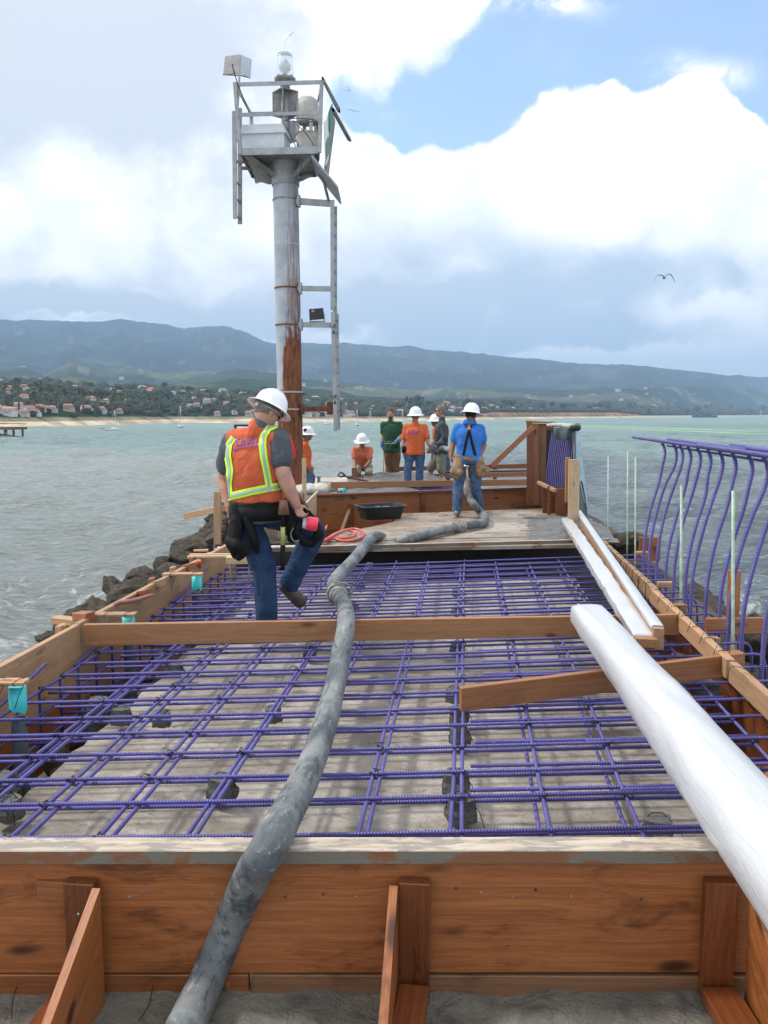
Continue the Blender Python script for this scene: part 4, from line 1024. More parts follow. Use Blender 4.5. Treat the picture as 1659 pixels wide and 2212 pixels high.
DB=[(480,1700,.15,'in the foreground between the hose and the left trench'),(590,1543,.12,'beneath the second pair of long bars left of the hose'),(985,1690,.15,'in the centre column, nearest but one to the front form'),(996,1745,.16,'in the centre column, wide one nearest the front form'),
    (982,1500,.13,'at the left tip of the loose beam'),(993,1590,.13,'in the centre column below the loose beam'),(992,1545,.13,'in the centre column just below the loose beam tip'),(350,1552,.12,'standing alone on the slab left of centre'),(262,1545,.14,'leaning at the slab edge in the left trench'),
    (212,1525,.14,'under the bars above the left trench'),(668,1405,.12,'just below the crossbeam left of the hose'),(352,1418,.13,'below the crossbeam over the left trench'),(378,1445,.12,'second below the crossbeam at the slab edge'),(988,1400,.13,'just below the crossbeam in the centre column'),
    (780,1270,.10,'behind the hose bend'),(987,1320,.11,'just behind the crossbeam in the centre column'),(985,1280,.10,'in the centre column behind the crossbeam'),(992,1235,.10,'near the far end of the centre column'),(798,1222,.10,'near the far end by the hose'),
    (520,1268,.12,'behind the worker leg in the far trench'),(455,1365,.11,'left of the worker behind the crossbeam'),(1530,1490,.16,'on the right, below the loose beam end'),(1420,1790,.15,'under the white bundle'),(18,1745,.14,'at the lower left edge of the picture'),(12,1690,.13,'at the left picture edge in the trench'),(765,1312,.1,'beside the hose coupling')]
for i,(x,y,s,l) in enumerate(DB):
    zz=MAT-.085; 
    dobie(P(x,y,zz),s*.84,'dark concrete spacer block '+l)
# ---- deck
def deck():
    pts=[(-2.0,9.40),(1.72,10.20),(1.72,14.2),(-1.0,13.1),(-1.05,12.0),(-1.62,10.9)]
    bm=bmesh.new(); top=[bm.verts.new((x,y,.37)) for x,y in pts]; bot=[bm.verts.new((x,y,.33)) for x,y in pts]
    bm.faces.new(top); bm.faces.new(bot[::-1])
    for i in range(len(pts)): j=(i+1)%len(pts); bm.faces.new((top[i],bot[i],bot[j],top[j]))
    bmesh.ops.recalc_face_normals(bm,faces=bm.faces); me=bpy.data.meshes.new('d'); bm.to_mesh(me); bm.free()
    t=root('plywood_deck',(0,11.5,.35),'muddy plywood working deck beyond the rebar','deck')
    link('deck_sheet',me,M_DECK,t,None,False)
    board('edge_plank',P(462,1190,.385),P(1315,1168,.385),.06,.055,W_CAP,t)
    board('edge_plank',P(462,1190,.385)+V((0,.12,.0)),P(462,1190,.385)+V((1.0,.34,.0)),.16,.04,M_OLD,t)
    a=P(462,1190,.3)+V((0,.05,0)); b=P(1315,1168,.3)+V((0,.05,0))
    board('joist',a-V((0,0,.12))+V((-.0,0,0)),b-V((0,0,.12)),.05,.38,plain('black_wood',(.020,.016,.013),.7,0,.4,8),t)  # near-black board below the deck edge
    for k in range(4):
        y=10.3+k*.85; board('joist',(-1.5+k*.12,y,.27),(1.6,y+.5,.27),.05,.1,W_BROWN,t)
deck()
tag(rough_sheet('mud_heap',lambda x,y:(x,y,.36+.14*math.exp(-((x-1.5)/.42)**2-((y-11.4)/1.0)**2)),.75,1.9,30,10.3,13.2,50,M_POUR,.03,6),'heap of grey mud against the right edge of the deck','mud')
# ---- bulkhead behind the deck
BH=root('bulkhead_form',P(940,1090,.5),'orange brown bulkhead form with uprights behind the black tub','formwork')
ba=P(682,1074,.63); bb=P(1196,1056,.63); 
def bpt(px,z,off=0):
    # point on the bulkhead plane
    d=ray(px,1080); A=V((ba.x,ba.y)); B=V((bb.x,bb.y)); n=V((-(B-A).y,(B-A).x)).normalized()
    t=(A.dot(n)+off)/(d.x*n.x+d.y*n.y); return V((d.x*t,d.y*t,z))
board('top_cap',bpt(680,.66),bpt(1200,.66),.09,.035,W_WET,BH)
board('face_board',bpt(684,.51,.03),bpt(1200,.51,.03),.04,.265,W_ORANGE,BH)
board('face_board',bpt(684,.235,.03),bpt(1200,.235,.03),.04,.275,W_ORANGE,BH)
board('face_board',bpt(684,-.04,.03),bpt(1000,-.04,.03),.04,.27,W_WET,BH)
for px in (688,914,1037,1167,1205): board('upright',bpt(px,.0,-.015),bpt(px,.62,-.015),.085,.04,W_WET if px>700 else W_ORANGE,BH,side=(1,.4,0))
board('upright',bpt(758,-.2,-.015),bpt(758,.50,-.015),.09,.04,W_WET,BH,side=(1,.4,0)); 
board('diagonal',bpt(755,.40,-.07),P(735,1160,.12),.05,.09,W_BROWN,BH)
board('rail',bpt(1110,.375,-.05),bpt(1200,.385,-.04),.05,.05,W_WET,BH)
# left wing of the second bay
a=P(650,1112,.36); tag(board('wing_board',P(655,1117,.45),P(686,1083,.55),.03,.34,W_PALE),'light plywood wing at the left end of the bulkhead','board')
# ---- second bay: mat, concrete, beam
SM=root('rebar_mat',P(1000,1050,.4),'small distant mat of purple bars behind the bulkhead','rebar mat')
c0=bpt(870,.42,.15); c1=bpt(1175,.42,.15)
dirx=(c1-c0).normalized(); diry=V((-dirx.y,dirx.x,0))
for k in range(26): barobj('transverse_bar',[c0+diry*(.18*k+.1)-dirx*1.2,c1+diry*(.18*k+.1)],SM,.012,6)
for k in range(12): q=c0.lerp(c1,k/11); barobj('longitudinal_bar',[q-V((0,0,.02)),q+diry*4.6-V((0,0,.02))],SM,.012,6)
tag(board('bay_floor',c0-dirx*1.9+diry*2.4-V((0,0,.07)),c1+diry*2.4-V((0,0,.07)),5.0,.04,plain('purple_shadow_floor',(.05,.04,.07),.8)),'floor sheet under the distant purple mat, coloured dark purple as its shadow','floor sheet')  # the mat's purple shadow is painted into the floor colour
def pour(name,px0,px1,y0,y1,zc,h,label):
    vs=[];fs=[];nx,ny=40,14
    for j in range(ny+1):
        for i in range(nx+1):
            p=P(px0+(px1-px0)*i/nx,y0+(y1-y0)*j/ny,zc); e=min(i,nx-i)/nx*5; f=min(j,ny-j)/ny*4
            z=zc+h*min(1,e)*min(1,f)*(.75+.6*fbm(V((p.x*2.2,p.y*1.2,1)),4))-.03*(1-min(1,e,f)); vs.append((p.x,p.y,z))
    for j in range(ny):
        for i in range(nx): a=j*(nx+1)+i; fs.append((a,a+nx+1,a+nx+2,a+1))
    me=bpy.data.meshes.new(name); me.from_pydata(vs,[],fs); me.update(); tag(link(name,me,M_POUR,None,None,True),label,'concrete')
pour('concrete_pour',746,905,1067,1046,.46,.05,'patch of fresh grey concrete poured over the distant purple bars')
pour('concrete_pour',750,965,1036,1026,.62,.10,'heap of fresh grey concrete behind the distant tan beam')
tag(board('tan_beam',P(714,1048,.66),P(1165,1041,.66),.05,.115,W_BEAM),'tan beam lying across the far bay in front of the standing crew','beam')
tag(board('back_form',P(752,1033,.62),P(1150,1024,.66),.05,.10,W_ORANGE),'low back form board behind the fresh concrete','formwork')
tag(board('dark_board',P(960,1022,.66),P(1185,1018,.66),.3,.09,plain('dark_wet_board',(.04,.025,.02),.5)),'dark wet board behind the feet of the standing crew','board')
RL=root('guard_rail',P(950,1012,.8),'low orange timber rail behind the crew at the water side','rail')
board('rail',Q(852,1013,19.5),Q(1240,1004,19.5),.05,.10,W_ORANGE,RL)
for x in (855,1069,1160): board('post',Q(x,1040,19.56),Q(x,1008,19.56),.09,.05,W_ORANGE,RL,side=(1,0,0))
pc=P(772,1022,.8); 
# old concrete corner, sandbags, bollard, pole base
def prism(name,pts,z0,z1,mat,label=None,cat=None,par=None,kind=None):
    bm=bmesh.new(); top=[bm.verts.new((x,y,z1)) for x,y in pts]; bot=[bm.verts.new((x,y,z0)) for x,y in pts]
    bm.faces.new(top); bm.faces.new(bot[::-1])
    for i in range(len(pts)): j=(i+1)%len(pts); bm.faces.new((top[i],bot[i],bot[j],top[j]))
    bmesh.ops.recalc_face_normals(bm,faces=bm.faces); bmesh.ops.bevel(bm,geom=bm.edges[:],offset=.012,segments=1,affect='EDGES')
    me=bpy.data.meshes.new(name); bm.to_mesh(me); bm.free(); o=link(name,me,mat,par,None,False); tag(o,label,cat,None,kind); return o
cz=.5; cp=[P(x,y,cz) for x,y in ((646,1071),(712,1069),(744,1054),(765,1031),(596,1033),(600,1070))]
prism('old_seawall',[(p.x,p.y) for p in cp],-2.2,cz,M_OLD,'pale old concrete seawall corner at the foot of the light tower','seawall')
bagm=plain('dirty_white_sack',(.46,.44,.38),.9,0,.2,8,.6,30)
for k,(x,y,w,l) in enumerate(((664,1059,.40,'left dirty white sandbag at the foot of the light tower'),(690,1058,.34,'middle dirty white sandbag beside the light tower'),(706,1053,.36,'right dirty white sandbag nearest the bollard'))):
    c=P(x,y+2,cz+.05); mb=MB(); mb.ell(c+V((0,0,.02)),(w*.62,.33,.115),None,18,10); me=remesh(mb,.02,2,.012,6); tag(link('sandbag',me,bagm,None,None,True),l,'sandbag')
c=P(689,1047,cz+.02); mb=MB(); mb.lathe(c,(0,0,1),[(.09,0),(.09,.02),(.035,.03),(.03,.14),(.05,.15),(.05,.17),(0,.17)],14); auto(tag(mb.obj('bollard',M_GALVD),'small dark bollard on the old concrete behind the sandbags','bollard'))
tag(board('plywood_sheet',P(612,1047,.62),P(668,1047,.62),.6,.02,W_PALE),'pale plywood sheet lying around the foot of the rusty pole','board')
s=Q(657,1078,13.6); tag(board('wood_stake',V((s.x,13.6,.1)),Q(657,990,13.6),.07,.035,W_PALE,side=(1,0,0)),'pale upright wooden stake in front of the rusty pole','stake')
s=Q(470,1180,9.9); LS=root('stake_rail',(s.x,s.y,.3),'tan stake with a rail nailed across, left of the vested worker','stake')
board('stake',V((s.x,9.9,.3)),Q(470,1062,9.9),.05,.085,W_TAN,LS,side=(0,1,0)); board('rail',Q(398,1115,10.2),Q(492,1097,9.95),.035,.075,W_TAN,LS)
sleeve2=P(743,1066,.42); mb=MB(); mb.tube([sleeve2-V((0,0,.1)),sleeve2+V((0,0,.12))],.045,14); tag(mb.obj('turquoise_pipe',M_TURQ,None,True),'short turquoise capped pipe at the left end of the far bay','pipe')
t=root('black_sign',Q(523,928,15.0),'small black framed sign seen behind the worker in the vest','sign')
board('sign_panel',Q(506,928,15),Q(548,928,15),.03,.19,M_BLACKPL,t); board('notice',Q(512,929,14.97),Q(545,929,14.97),.01,.13,M_WHITE,t); board('notice_mark',Q(516,929,14.962),Q(541,929,14.962),.006,.03,M_PINK,t)
board('post',Q(523,1065,15.03),Q(523,935,15.03),.06,.04,M_GALVD,t,side=(1,0,0))
# shovel
S=root('shovel',P(745,1030,.8),'shovel with a black D handle lying on the fresh concrete','shovel')
h=[Q(761,1033,15.8),Q(752,1031,15.7),Q(744,1027,15.6)]; mb=MB(); mb.tube([Q(795,1040,16.2)]+h,.02,8); mb.obj('shaft',M_BRNL,S,True)
mb=MB(); mb.tube([Q(745,1028,15.6),Q(736,1030,15.6),Q(730,1028,15.6),Q(735,1020,15.6),Q(740,1022,15.6),Q(745,1027,15.6)],.016,8); mb.obj('handle',M_BLACKPL,S,True)
mb=MB(); c=Q(800,1040,16.3); mb.box(c,(.3,.25,.02)); mb.obj('blade',M_GALVD,S)
# ---- black mixing tub
def tub():
    a=P(767,1128,.375); b=P(867,1121,.375); c=(a+b)/2+V((0,.30,0)); t=root('mixing_tub',c,'black plastic mixing tub on the left edge of the deck','tub')
    rz=math.atan2(b.y-a.y,b.x-a.x)-.12; M=Matrix.Translation(c)@Matrix.Rotation(rz,4,'Z')
    L,W,H=.70,.5,.2; vs=[];fs=[]; n=28
    def ring(sx,sy,z,e=.35):
        return [(math.copysign(abs(math.cos(q))**e,math.cos(q))*sx,math.copysign(abs(math.sin(q))**e,math.sin(q))*sy,z) for q in [2*math.pi*(k+.5)/n for k in range(n)]]
    rs=[ring(.33,.21,0),ring(.40,.28,H),ring(.435,.305,H+.004),ring(.435,.305,H-.014),ring(.43,.30,H-.014),ring(.43,.30,H-.006),ring(.395,.275,H-.008),ring(.325,.205,.012)]
    rs=[rs[3],rs[2],rs[1]] ; out=[ring(.28,.19,0),ring(.34,.24,H-.012),ring(.375,.27,H-.012),ring(.375,.27,H),ring(.335,.235,H),ring(.275,.185,.012)]
    for r in out: vs+=r
    for i in range(5):
        for k in range(n): p=i*n+k;q=i*n+(k+1)%n; fs.append((p,q,q+n,p+n))
    fs.append(tuple(range(n))[::-1]); fs.append(tuple(range(5*n,6*n)))
    me=bpy.data.meshes.new('tub'); me.from_pydata(vs,[],fs); me.update(); o=link('tub_body',me,M_BLACKPL,t,M,True); auto(o,35)
    for k,(x,y,s) in enumerate(((-.07,-.05,.075),(.06,-.02,.065),(.13,.03,.055))): rock(c+M.to_3x3()@V((x,y,.155)),(s,s*.9,s*.6),('left','middle','right')[k]+' grey cement lump in the black mixing tub',None,M_POUR,'cement_lump',cat='cement lump')
tub()
# ---- red air hose coil
def rhose():
    pts=[]
    Z=.395
    for x,y,dz in [(680,1200,-.2),(695,1176,0),(712,1160,0),(735,1148,.0),(765,1142,.02),(785,1150,.0),(780,1162,0),(750,1169,0),(715,1163,.02),(700,1168,.04),(730,1152,.05),(752,1145,.03),(766,1152,.0),(757,1161,.03),(725,1163,.02),(705,1168,.01),(690,1172,.0),(700,1150,.05),(706,1136,.0)]:
        pts.append(P(x,y,Z+dz))
    mb=MB(); mb.tube(spline(pts,8),.017,8); t=root('air_hose',P(730,1160,Z),'coiled red air hose on the near left of the deck','hose'); mb.obj('hose_line',M_REDH,t,True)
    c=P(708,1165,Z); m=MB(); m.tube([c,c+V((.05,-.07,.0))],.02,8); m.obj('coupler',M_STEEL,t,True)
rhose()
# ---- concrete pump hose
def hose1():
    pr=[(395,2230,-.05+.09),(445,2120,.02),(500,1990,.20),(545,1890,.44),(575,1840,.54),(612,1770,.50),(655,1690,.43),(688,1610,.39),(712,1530,.375),(728,1460,.37),(738,1400,.45),(747,1356,.53),(746,1318,.50),(735,1292,.44),(722,1274,.41),(722,1258,.41),(737,1238,.43),(760,1214,.46),(780,1190,.49),(795,1170,.505),(808,1159,.47),(822,1160,.36),(835,1166,.27)]
    pts=[P(x,y,z) for x,y,z in pr]; 
    # the start lies on the ground
    t=root('pump_hose',pts[8],'thick grey concrete pump hose snaking over the rebar toward the deck','hose')
    sp=spline(pts,7); rad=[.062+.0035*noise.noise(V((p.x*3,p.y*3,0))) for p in sp]
    mb=MB(); mb.tube(sp,rad,22); mb.obj('hose_body',M_HOSE,t,True)
    i=14*7-4; d=(sp[i+1]-sp[i]).normalized(); c=sp[i]
    mb=MB(); mb.lathe(c,d,[(.064,-.11),(.078,-.10),(.078,-.055),(.070,-.05),(.070,-.02),(.090,-.018),(.092,.02),(.070,.024),(.070,.06),(.080,.065),(.08,.10),(.064,.11)],26)
    auto(mb.obj('coupling',M_CEMENTY,t),50)
    s=d.cross(V((0,0,1))).normalized()
    m=MB(); m.tube(spline([c+s*.09,c+s*.13+V((0,0,.03)),c+s*.11+V((0,0,.07)),c+V((0,0,.105)),c-s*.04+V((0,0,.10))],5),.008,7); m.tube([c+s*.12-d*.04,c+s*.11+d*.05],.012,7); m.obj('clamp_lever',M_CEMENTY,t,True)
hose1()
def hose2():
    pts=[P(845,1174,.30),P(872,1167,.40),P(905,1158,.43),(P(950,1147,.44)),P(992,1138,.44),P(1022,1134,.44),P(1044,1128,.44),P(1048,1119,.44),P(1038,1106,.46),P(1024,1090,.60),Q(1014,1074,12.75),Q(1006,1054,13.1),Q(1002,1032,13.8),Q(1000,1010,14.4),Q(990,992,15.2),Q(975,976,15.9),Q(958,968,16.3),Q(948,975,16.6)]
    t=root('pump_hose',pts[4],'grey pump hose on the deck rising behind the man in blue','hose')
    sp=spline(pts,7); n=len(sp); mb=MB(); mb.tube(sp,[.058-.008*min(1,max(0,(i/n-.5)*2)) for i in range(n)],18); mb.obj('hose_body',M_HOSE,t,True)
    i=4*7; d=(sp[i+1]-sp[i]).normalized(); mb=MB(); mb.lathe(sp[i],d,[(.06,-.10),(.074,-.09),(.074,-.03),(.088,-.028),(.09,.03),(.074,.032),(.074,.09),(.06,.1)],22); auto(mb.obj('coupling',M_CEMENTY,t),50)
hose2()
# ---- white wrapped bundles
def bundle():
    a=P(1268,1325,.56); b=P(1640,1800,.66)+V((.0,0,0)); b2=b+(b-a)*.55
    t=root('wrapped_bundle',(a+b)/2,'long fat bundle wrapped in shiny white plastic crossing the right foreground','bundle')
    n=90; pts=[];vs=[];fs=[];seg=40
    d=(b2-a).normalized(); x=d.cross(V((0,0,1))).normalized(); z=x.cross(d)
    for i in range(n+1):
        u=i/n; c=a.lerp(b2,u); rx=.120+.022*u; rz=.072+.05*min(1,u*2.5)
        if i==0: rx*=.93; rz*=.9
        for k in range(seg):
            q=2*math.pi*k/seg; e=.5+.32*min(1,u*3); cx,cz=math.cos(q),math.sin(q); cx=math.copysign(abs(cx)**e,cx); cz=math.copysign(abs(cz)**e,cz)
            L=u*4.2; w=.004*noise.noise(V((L*3+cx*2,cx*2.2,cz*2.2+L*2)))+.0015*(1-abs(noise.noise(V((L*5+cx*4,cz*4,L*3))))*3)+.008*noise.noise(V((L*1.5,cx,cz)))+.006*math.exp(-((q-1.25-.12*noise.noise(V((L*1.2,5,5))))/.07)**2)-.004*math.exp(-((q-1.05-.12*noise.noise(V((L*1.2,5,5))))/.08)**2)
            vs.append(c+x*cx*(rx+w)+z*cz*(rz+w))
    for i in range(n):
        for k in range(seg): p=i*seg+k;q=i*seg+(k+1)%seg; fs.append((p,q,q+seg,p+seg))
    # folded far end
    c=a-d*.02; 
    for f in (.8,.45): 
        for k in range(seg): v=V(vs[k]); vs.append(c+(v-a)*f+d*(-.012 if f<.5 else -.02)+z*.0)
    for k in range(seg):
        k2=(k+1)%seg; s1=(n+1)*seg; fs.append((k2,k,s1+k,s1+k2)); fs.append((s1+k2,s1+k,s1+seg+k,s1+seg+k2))
    vs.append(c+d*.0); 
    for k in range(seg): fs.append(((n+1)*seg+seg+(k+1)%seg,(n+1)*seg+seg+k,len(vs)-1))
    me=bpy.data.meshes.new('b'); me.from_pydata(vs,[],fs); me.update(); 
    M=Matrix((d,x,z)).transposed().to_4x4(); M.translation=a; me.transform(M.inverted()); link('plastic_wrap',me,M_FILM,t,M,True)
bundle()
def wrapped(a,b,w,h,label,wood_w,end,top=False):
    t=root('wrapped_lumber',(a+b)/2,label,'lumber'); d=(b-a).normalized(); y=V((0,0,1)).cross(d).normalized(); z=d.cross(y); L=(b-a).length
    M=Matrix((d,y,z)).transposed().to_4x4(); M.translation=a
    n=80;seg=28;vs=[];fs=[]
    L0=L-end
    for i in range(n+1):
        u=i/n*L0
        for k in range(seg):
            q=2*math.pi*(k+.5)/seg; cx=math.copysign(abs(math.cos(q))**.28,math.cos(q)); cz=math.copysign(abs(math.sin(q))**.28,math.sin(q))
            f=.006*noise.noise(V((u*5,cx*2,cz*2)))+.004*noise.noise(V((u*14,cx*3,cz*3)))
            vs.append((u,cx*(w/2+f),cz*(h/2+f)))
    for i in range(n):
        for k in range(seg): p=i*seg+k;q=i*seg+(k+1)%seg; fs.append((p,q,q+seg,p+seg))
    fs.append(tuple(range(seg))); fs.append(tuple(range(n*seg,(n+1)*seg))[::-1])
    bm=bmesh.new(); me=bpy.data.meshes.new('w'); me.from_pydata(vs,[],fs); bm.from_mesh(me); bmesh.ops.recalc_face_normals(bm,faces=bm.faces); bm.to_mesh(me); bm.free()
    return t,me,M,L
a=P(1224,1124,.50); b=P(1396,1388,.555)
t,me,M,L=wrapped(a,b,.135,.075,'flat white wrapped lumber, left of the two on the deck edge',.1,.06)
link('plastic_wrap',me,M_FILM,t,M,True); d=(b-a).normalized(); board('lumber',a+d*.3,b+d*.02,.13,.055,W_BEAM,t)
a=P(1249,1113,.51); b=P(1421,1378,.57); d=(b-a).normalized()
t=root('wrapped_lumber',(a+b)/2,'timber with white plastic on top, right of the two on the deck edge','lumber')
board('lumber',a,b+d*.03,.064,.135,W_TAN,t)
y=V((0,0,1)).cross(d).normalized(); z=d.cross(y); n=70; vs=[];fs=[]; L=(b-a).length
M=Matrix((d,y,z)).transposed().to_4x4(); M.translation=a
for i in range(n+1):
    u=i/n*(L-.02); pr=[(-.036,.058 if noise.noise(V((u*3,1,1)))>.1 else .064),(-.036,.071),(-.032,.075),(.024,.075),(.035,.073),(.036,.045+.012*noise.noise(V((u*4,2,2))))]
    for cy,cz in pr: f=.004*noise.noise(V((u*9,cy*30,cz*30))); vs.append((u,-cy if True else cy,cz+f))
for i in range(n):
    for k in range(5): p=i*6+k; fs.append((p,p+1,p+7,p+6))
me=bpy.data.meshes.new('w'); me.from_pydata(vs,[],fs); me.update(); o=link('plastic_wrap',me,M_FILM,t,M,True); sm=o.modifiers.new('s','SOLIDIFY'); sm.thickness=.002
# ---- curved rebar curtain on the right
CU=root('rebar_cage',(2.0,7,.3),'tall row of S curved purple bars tied to a horizontal bundle at the right','rebar cage')
D=9.15; k=0; rods=[]
while D>3.2:
    X=1.93+.02*random.uniform(-1,1); T=2.13
    T=2.13+random.uniform(-.02,.02); e_=random.uniform(-.03,.03)
    sp=spline([(X-.01,D,-.35),(X,D,.25),(X+.01,D,.62),(X+.07+e_*.5,D+.01,.95+e_),(X+.14+e_*.4,D+.01,1.22+e_),(T-.01,D,1.40),(T+.01,D,1.52),(T-.005,D,1.60),(T-.03,D,1.63)],5)
    barobj('curved_bar',sp,CU,.0155); D-= [.38,.31,.36,.30,.36,.29,.38,.34,.28,.32,.35,.36][k%12]; k+=1
for j,(y0,y1,dx,dz) in enumerate(((10.75,6.9,0,0),(10.2,3.0,.028,.002),(9.7,3.0,-.03,.004),(8.9,2.8,.0,.026),(8.2,2.8,.05,.018),(7.6,2.8,-.055,.012),(6.9,2.8,.02,.04),(6.4,2.8,-.02,.036))):
    barobj('bundle_bar',[(2.10+dx,y0,1.655+dz),(2.115+dx,(y0+y1)/2,1.648+dz),(2.13+dx,y1,1.65+dz)],CU,.018)
barobj('bundle_bar',[(2.16,9.2,1.605),(2.17,3,1.60)],CU,.011)
# ---- pale green rods
G_ROD='pale green coated rods standing right of the form'
for k,(px,y0,y1,l) in enumerate(((1314,985,1158,'pale green rod farthest from the curved bars, standing in open water view'),(1356,974,1178,'tallest pale green rod, in front of the dark boulder'),(1373,987,1212,'pale green rod just left of the curved bars'),(1472,1049,1300,'pale green rod among the curved bars, the thicker left one'),(1584,1060,1397,'thickest pale green rod at the right, before the orange post'),
                    (1198,953,1056,'leaning pale green rod in front of the distant curved bars'),(1206,969,1056,'upright pale green rod in front of the distant curved bars'),(1184,949,1030,'thin pale rod at the left edge of the distant curved bars'),(1232,974,995,'short pale green rod tip above the plywood board'))):
    zb=.25 if k<5 else .6; b=P(px+(-1 if k!=5 else 6),y1,zb); tp_=Q(px+(0 if k!=5 else -2),y0,b.y)
    stick('green_rod',[b-V((0,0,.3)),b,tp_],.009 if k<3 else (.0125 if k<5 else .0115),M_GREEN,l,'rod',G_ROD)
for k,(px,y0,y1) in enumerate(((1342,1187,1218),(1355,1194,1235))):
    b=P(px,y1,.15); 
for k,(x,y0,y1) in enumerate(((1283,1125,1160),(1288,1134,1166))): 
    x=1342-60+k*13; b=P(x,y1-5,.2); stick('black_rod',[b,Q(x,y0-3,b.y)],.012,M_BLACKPL,('left','right')[k]+' of two short black rods beyond the white topped timber','rod')
# ---- tall box form with tarp at the far right
BX=root('box_form',Q(1190,1050,13.4),'tall orange brown box form with purple bars inside and a tarp on top','formwork')
Yb=14.2
for x0,x1,mt in ((1138,1149,W_WET),(1149,1163,W_ORANGE),(1163,1180,W_BROWN),(1180,1196,W_ORANGE)):
    board('side_plank',Q((x0+x1)/2,1092,Yb+(x0-1138)*.004),Q((x0+x1)/2,911,Yb+(x0-1138)*.004),(x1-x0)/122,.04,mt,BX,side=(1,0,0),bev=.002)
board('top_plate',Q(1136,911,Yb+.1),Q(1206,915,Yb+.1),.14,.04,W_ORANGE,BX)
board('brace',Q(1062,1007,13.9),Q(1152,922,14.05),.05,.09,W_ORANGE,BX,side=(0,1,0))
for k in range(13):
    x=1187+k*4.1; y=13.9-k*.04
    sp=spline([Q(x-8+k*.3,1090-k*.5,y),Q(x-7,1045,y),Q(x-3,1000,y),Q(x+3,955,y),Q(x+7,928,y)],5); barobj('curved_bar',sp,BX,.0115)
board('inner_shade_board',Q(1178,1075,14.3),Q(1245,1075,14.3),.04,2.3,plain('black_shadow_board',(.02,.018,.022),.8),BX)  # black board stands in for the shade behind the bars
board('front_board',Q(1172,1080,13.35),Q(1245,1080,13.35),.04,.42,W_WET,BX)
board('corner_post',Q(1212,1150,13.0),Q(1212,1055,13.0),.16,.10,W_WET,BX,side=(1,0,0)); board('corner_post',Q(1186,1120,13.1),Q(1186,1050,13.1),.05,.05,W_WET,BX,side=(1,0,0))
board('rail',Q(1163,1042,13.6),Q(1200,1060,12.9),.05,.05,W_TAN,BX)
def sheet(rows,th=.008):    # grid of points -> thick sheet
    ny=len(rows); nx=len(rows[0]); vs=[p for r in rows for p in r]; fs=[(j*nx+i,j*nx+i+1,(j+1)*nx+i+1,(j+1)*nx+i) for j in range(ny-1) for i in range(nx-1)]
    me=bpy.data.meshes.new('s'); me.from_pydata([tuple(v) for v in vs],[],fs); me.update(); return me
def tarp(name,L,Rr,mat,par,amp,n=26,m=12,dy=.5,seed=0):
    Ls=spline(L,6); Rs=spline(Rr,6); rows=[]
    k=min(len(Ls),len(Rs))
    for i in range(k):
        row=[]
        for j in range(m+1):
            u=j/m; p=Ls[i].lerp(Rs[i],u); f=amp*fbm(V((u*2.6+seed,i*.07,seed)),3)+amp*1.2*math.sin(u*9+i*.08+seed)
            row.append(p+V((f*.2,f,0)))
        rows.append(row)
    o=link(name,sheet(rows),mat,par,None,True); s=o.modifiers.new('s','SOLIDIFY'); s.thickness=.01; return o
T=root('tarp',Q(1255,1020,13.2),'grey green tarp with a pale blue side hanging off the box form','tarp')
tarp('dark_panel',[Q(1236,924,13.3),Q(1237,960,13.2),Q(1238,1000,13.0),Q(1237,1060,12.7),Q(1240,1110,12.4)],[Q(1243,924,13.3),Q(1244,960,13.25),Q(1246,1000,13.1),Q(1256,1060,13.0),Q(1268,1135,13.0)],M_TARPG,T,.03)
tarp('pale_panel',[Q(1243,930,13.35),Q(1244,965,13.3),Q(1246,1005,13.25),Q(1252,1040,13.2),Q(1262,1085,13.2)],[Q(1245,924,13.6),Q(1252,960,13.8),Q(1258,1005,14.0),Q(1264,1045,14.0),Q(1268,1100,14.0)],M_TARPB,T,.03,seed=3)
tarp('lower_panel',[Q(1243,1035,13.2),Q(1243,1070,13.0),Q(1244,1110,12.9),Q(1246,1150,12.8)],[Q(1258,1040,13.25),Q(1264,1070,13.3),Q(1269,1110,13.3),Q(1270,1160,13.2)],M_TARPG,T,.04,seed=7)
mb=MB(); mb.tube(spline([Q(1182,919,13.9),Q(1205,918,13.8),Q(1228,921,13.6),Q(1247,923,13.2)],5),[.03+.0016*i for i in range(16)],14); 
mb.obj('rolled_edge',plain('pale_grey_film',(.36,.37,.36),.5,0,.3,20,.5,40),T,True)
mb=MB(); mb.tube([Q(1236,924,13.3),Q(1243,923,13.15),Q(1249,923,13.1)],[.05,.058,.06],14); mb.obj('roll_end',M_BLACKPL,T,True)
t=tarp('flap',[Q(1196,924,13.55),Q(1197,935,13.5),Q(1199,950,13.5)],[Q(1240,926,13.4),Q(1240,938,13.4),Q(1240,950,13.4)],M_TARPG,T,.02,seed=5)
# plywood board standing in front of the tarp
W=root('upright_board',Q(1236,1060,11.2),'pale upright plank leaning against the tarp at the end of the white topped timber','board')
board('plank_face',Q(1238,1152,11.3),Q(1240,992,11.3),.145,.04,W_PALE,W,side=(1,0,0)); board('plank_edge',Q(1225,1085,11.4),Q(1226,988,11.4),.06,.05,W_BEAM,W,side=(1,0,0))
# string lines
for k,(a,b) in enumerate((((1150,914),(1680,933)),((1245,921),(1680,939)))):
    p=Q(*a,13.6-k*.4); q=Q(*b,9.0-k*.3); stick('string_line',[p,p.lerp(q,.5)-V((0,0,.004)),q],.0022,plain('green_string%d'%k,(.45,.85,.35),.6),('upper','lower')[k]+' bright green string line stretched to the right from the box form','string',seg=5)
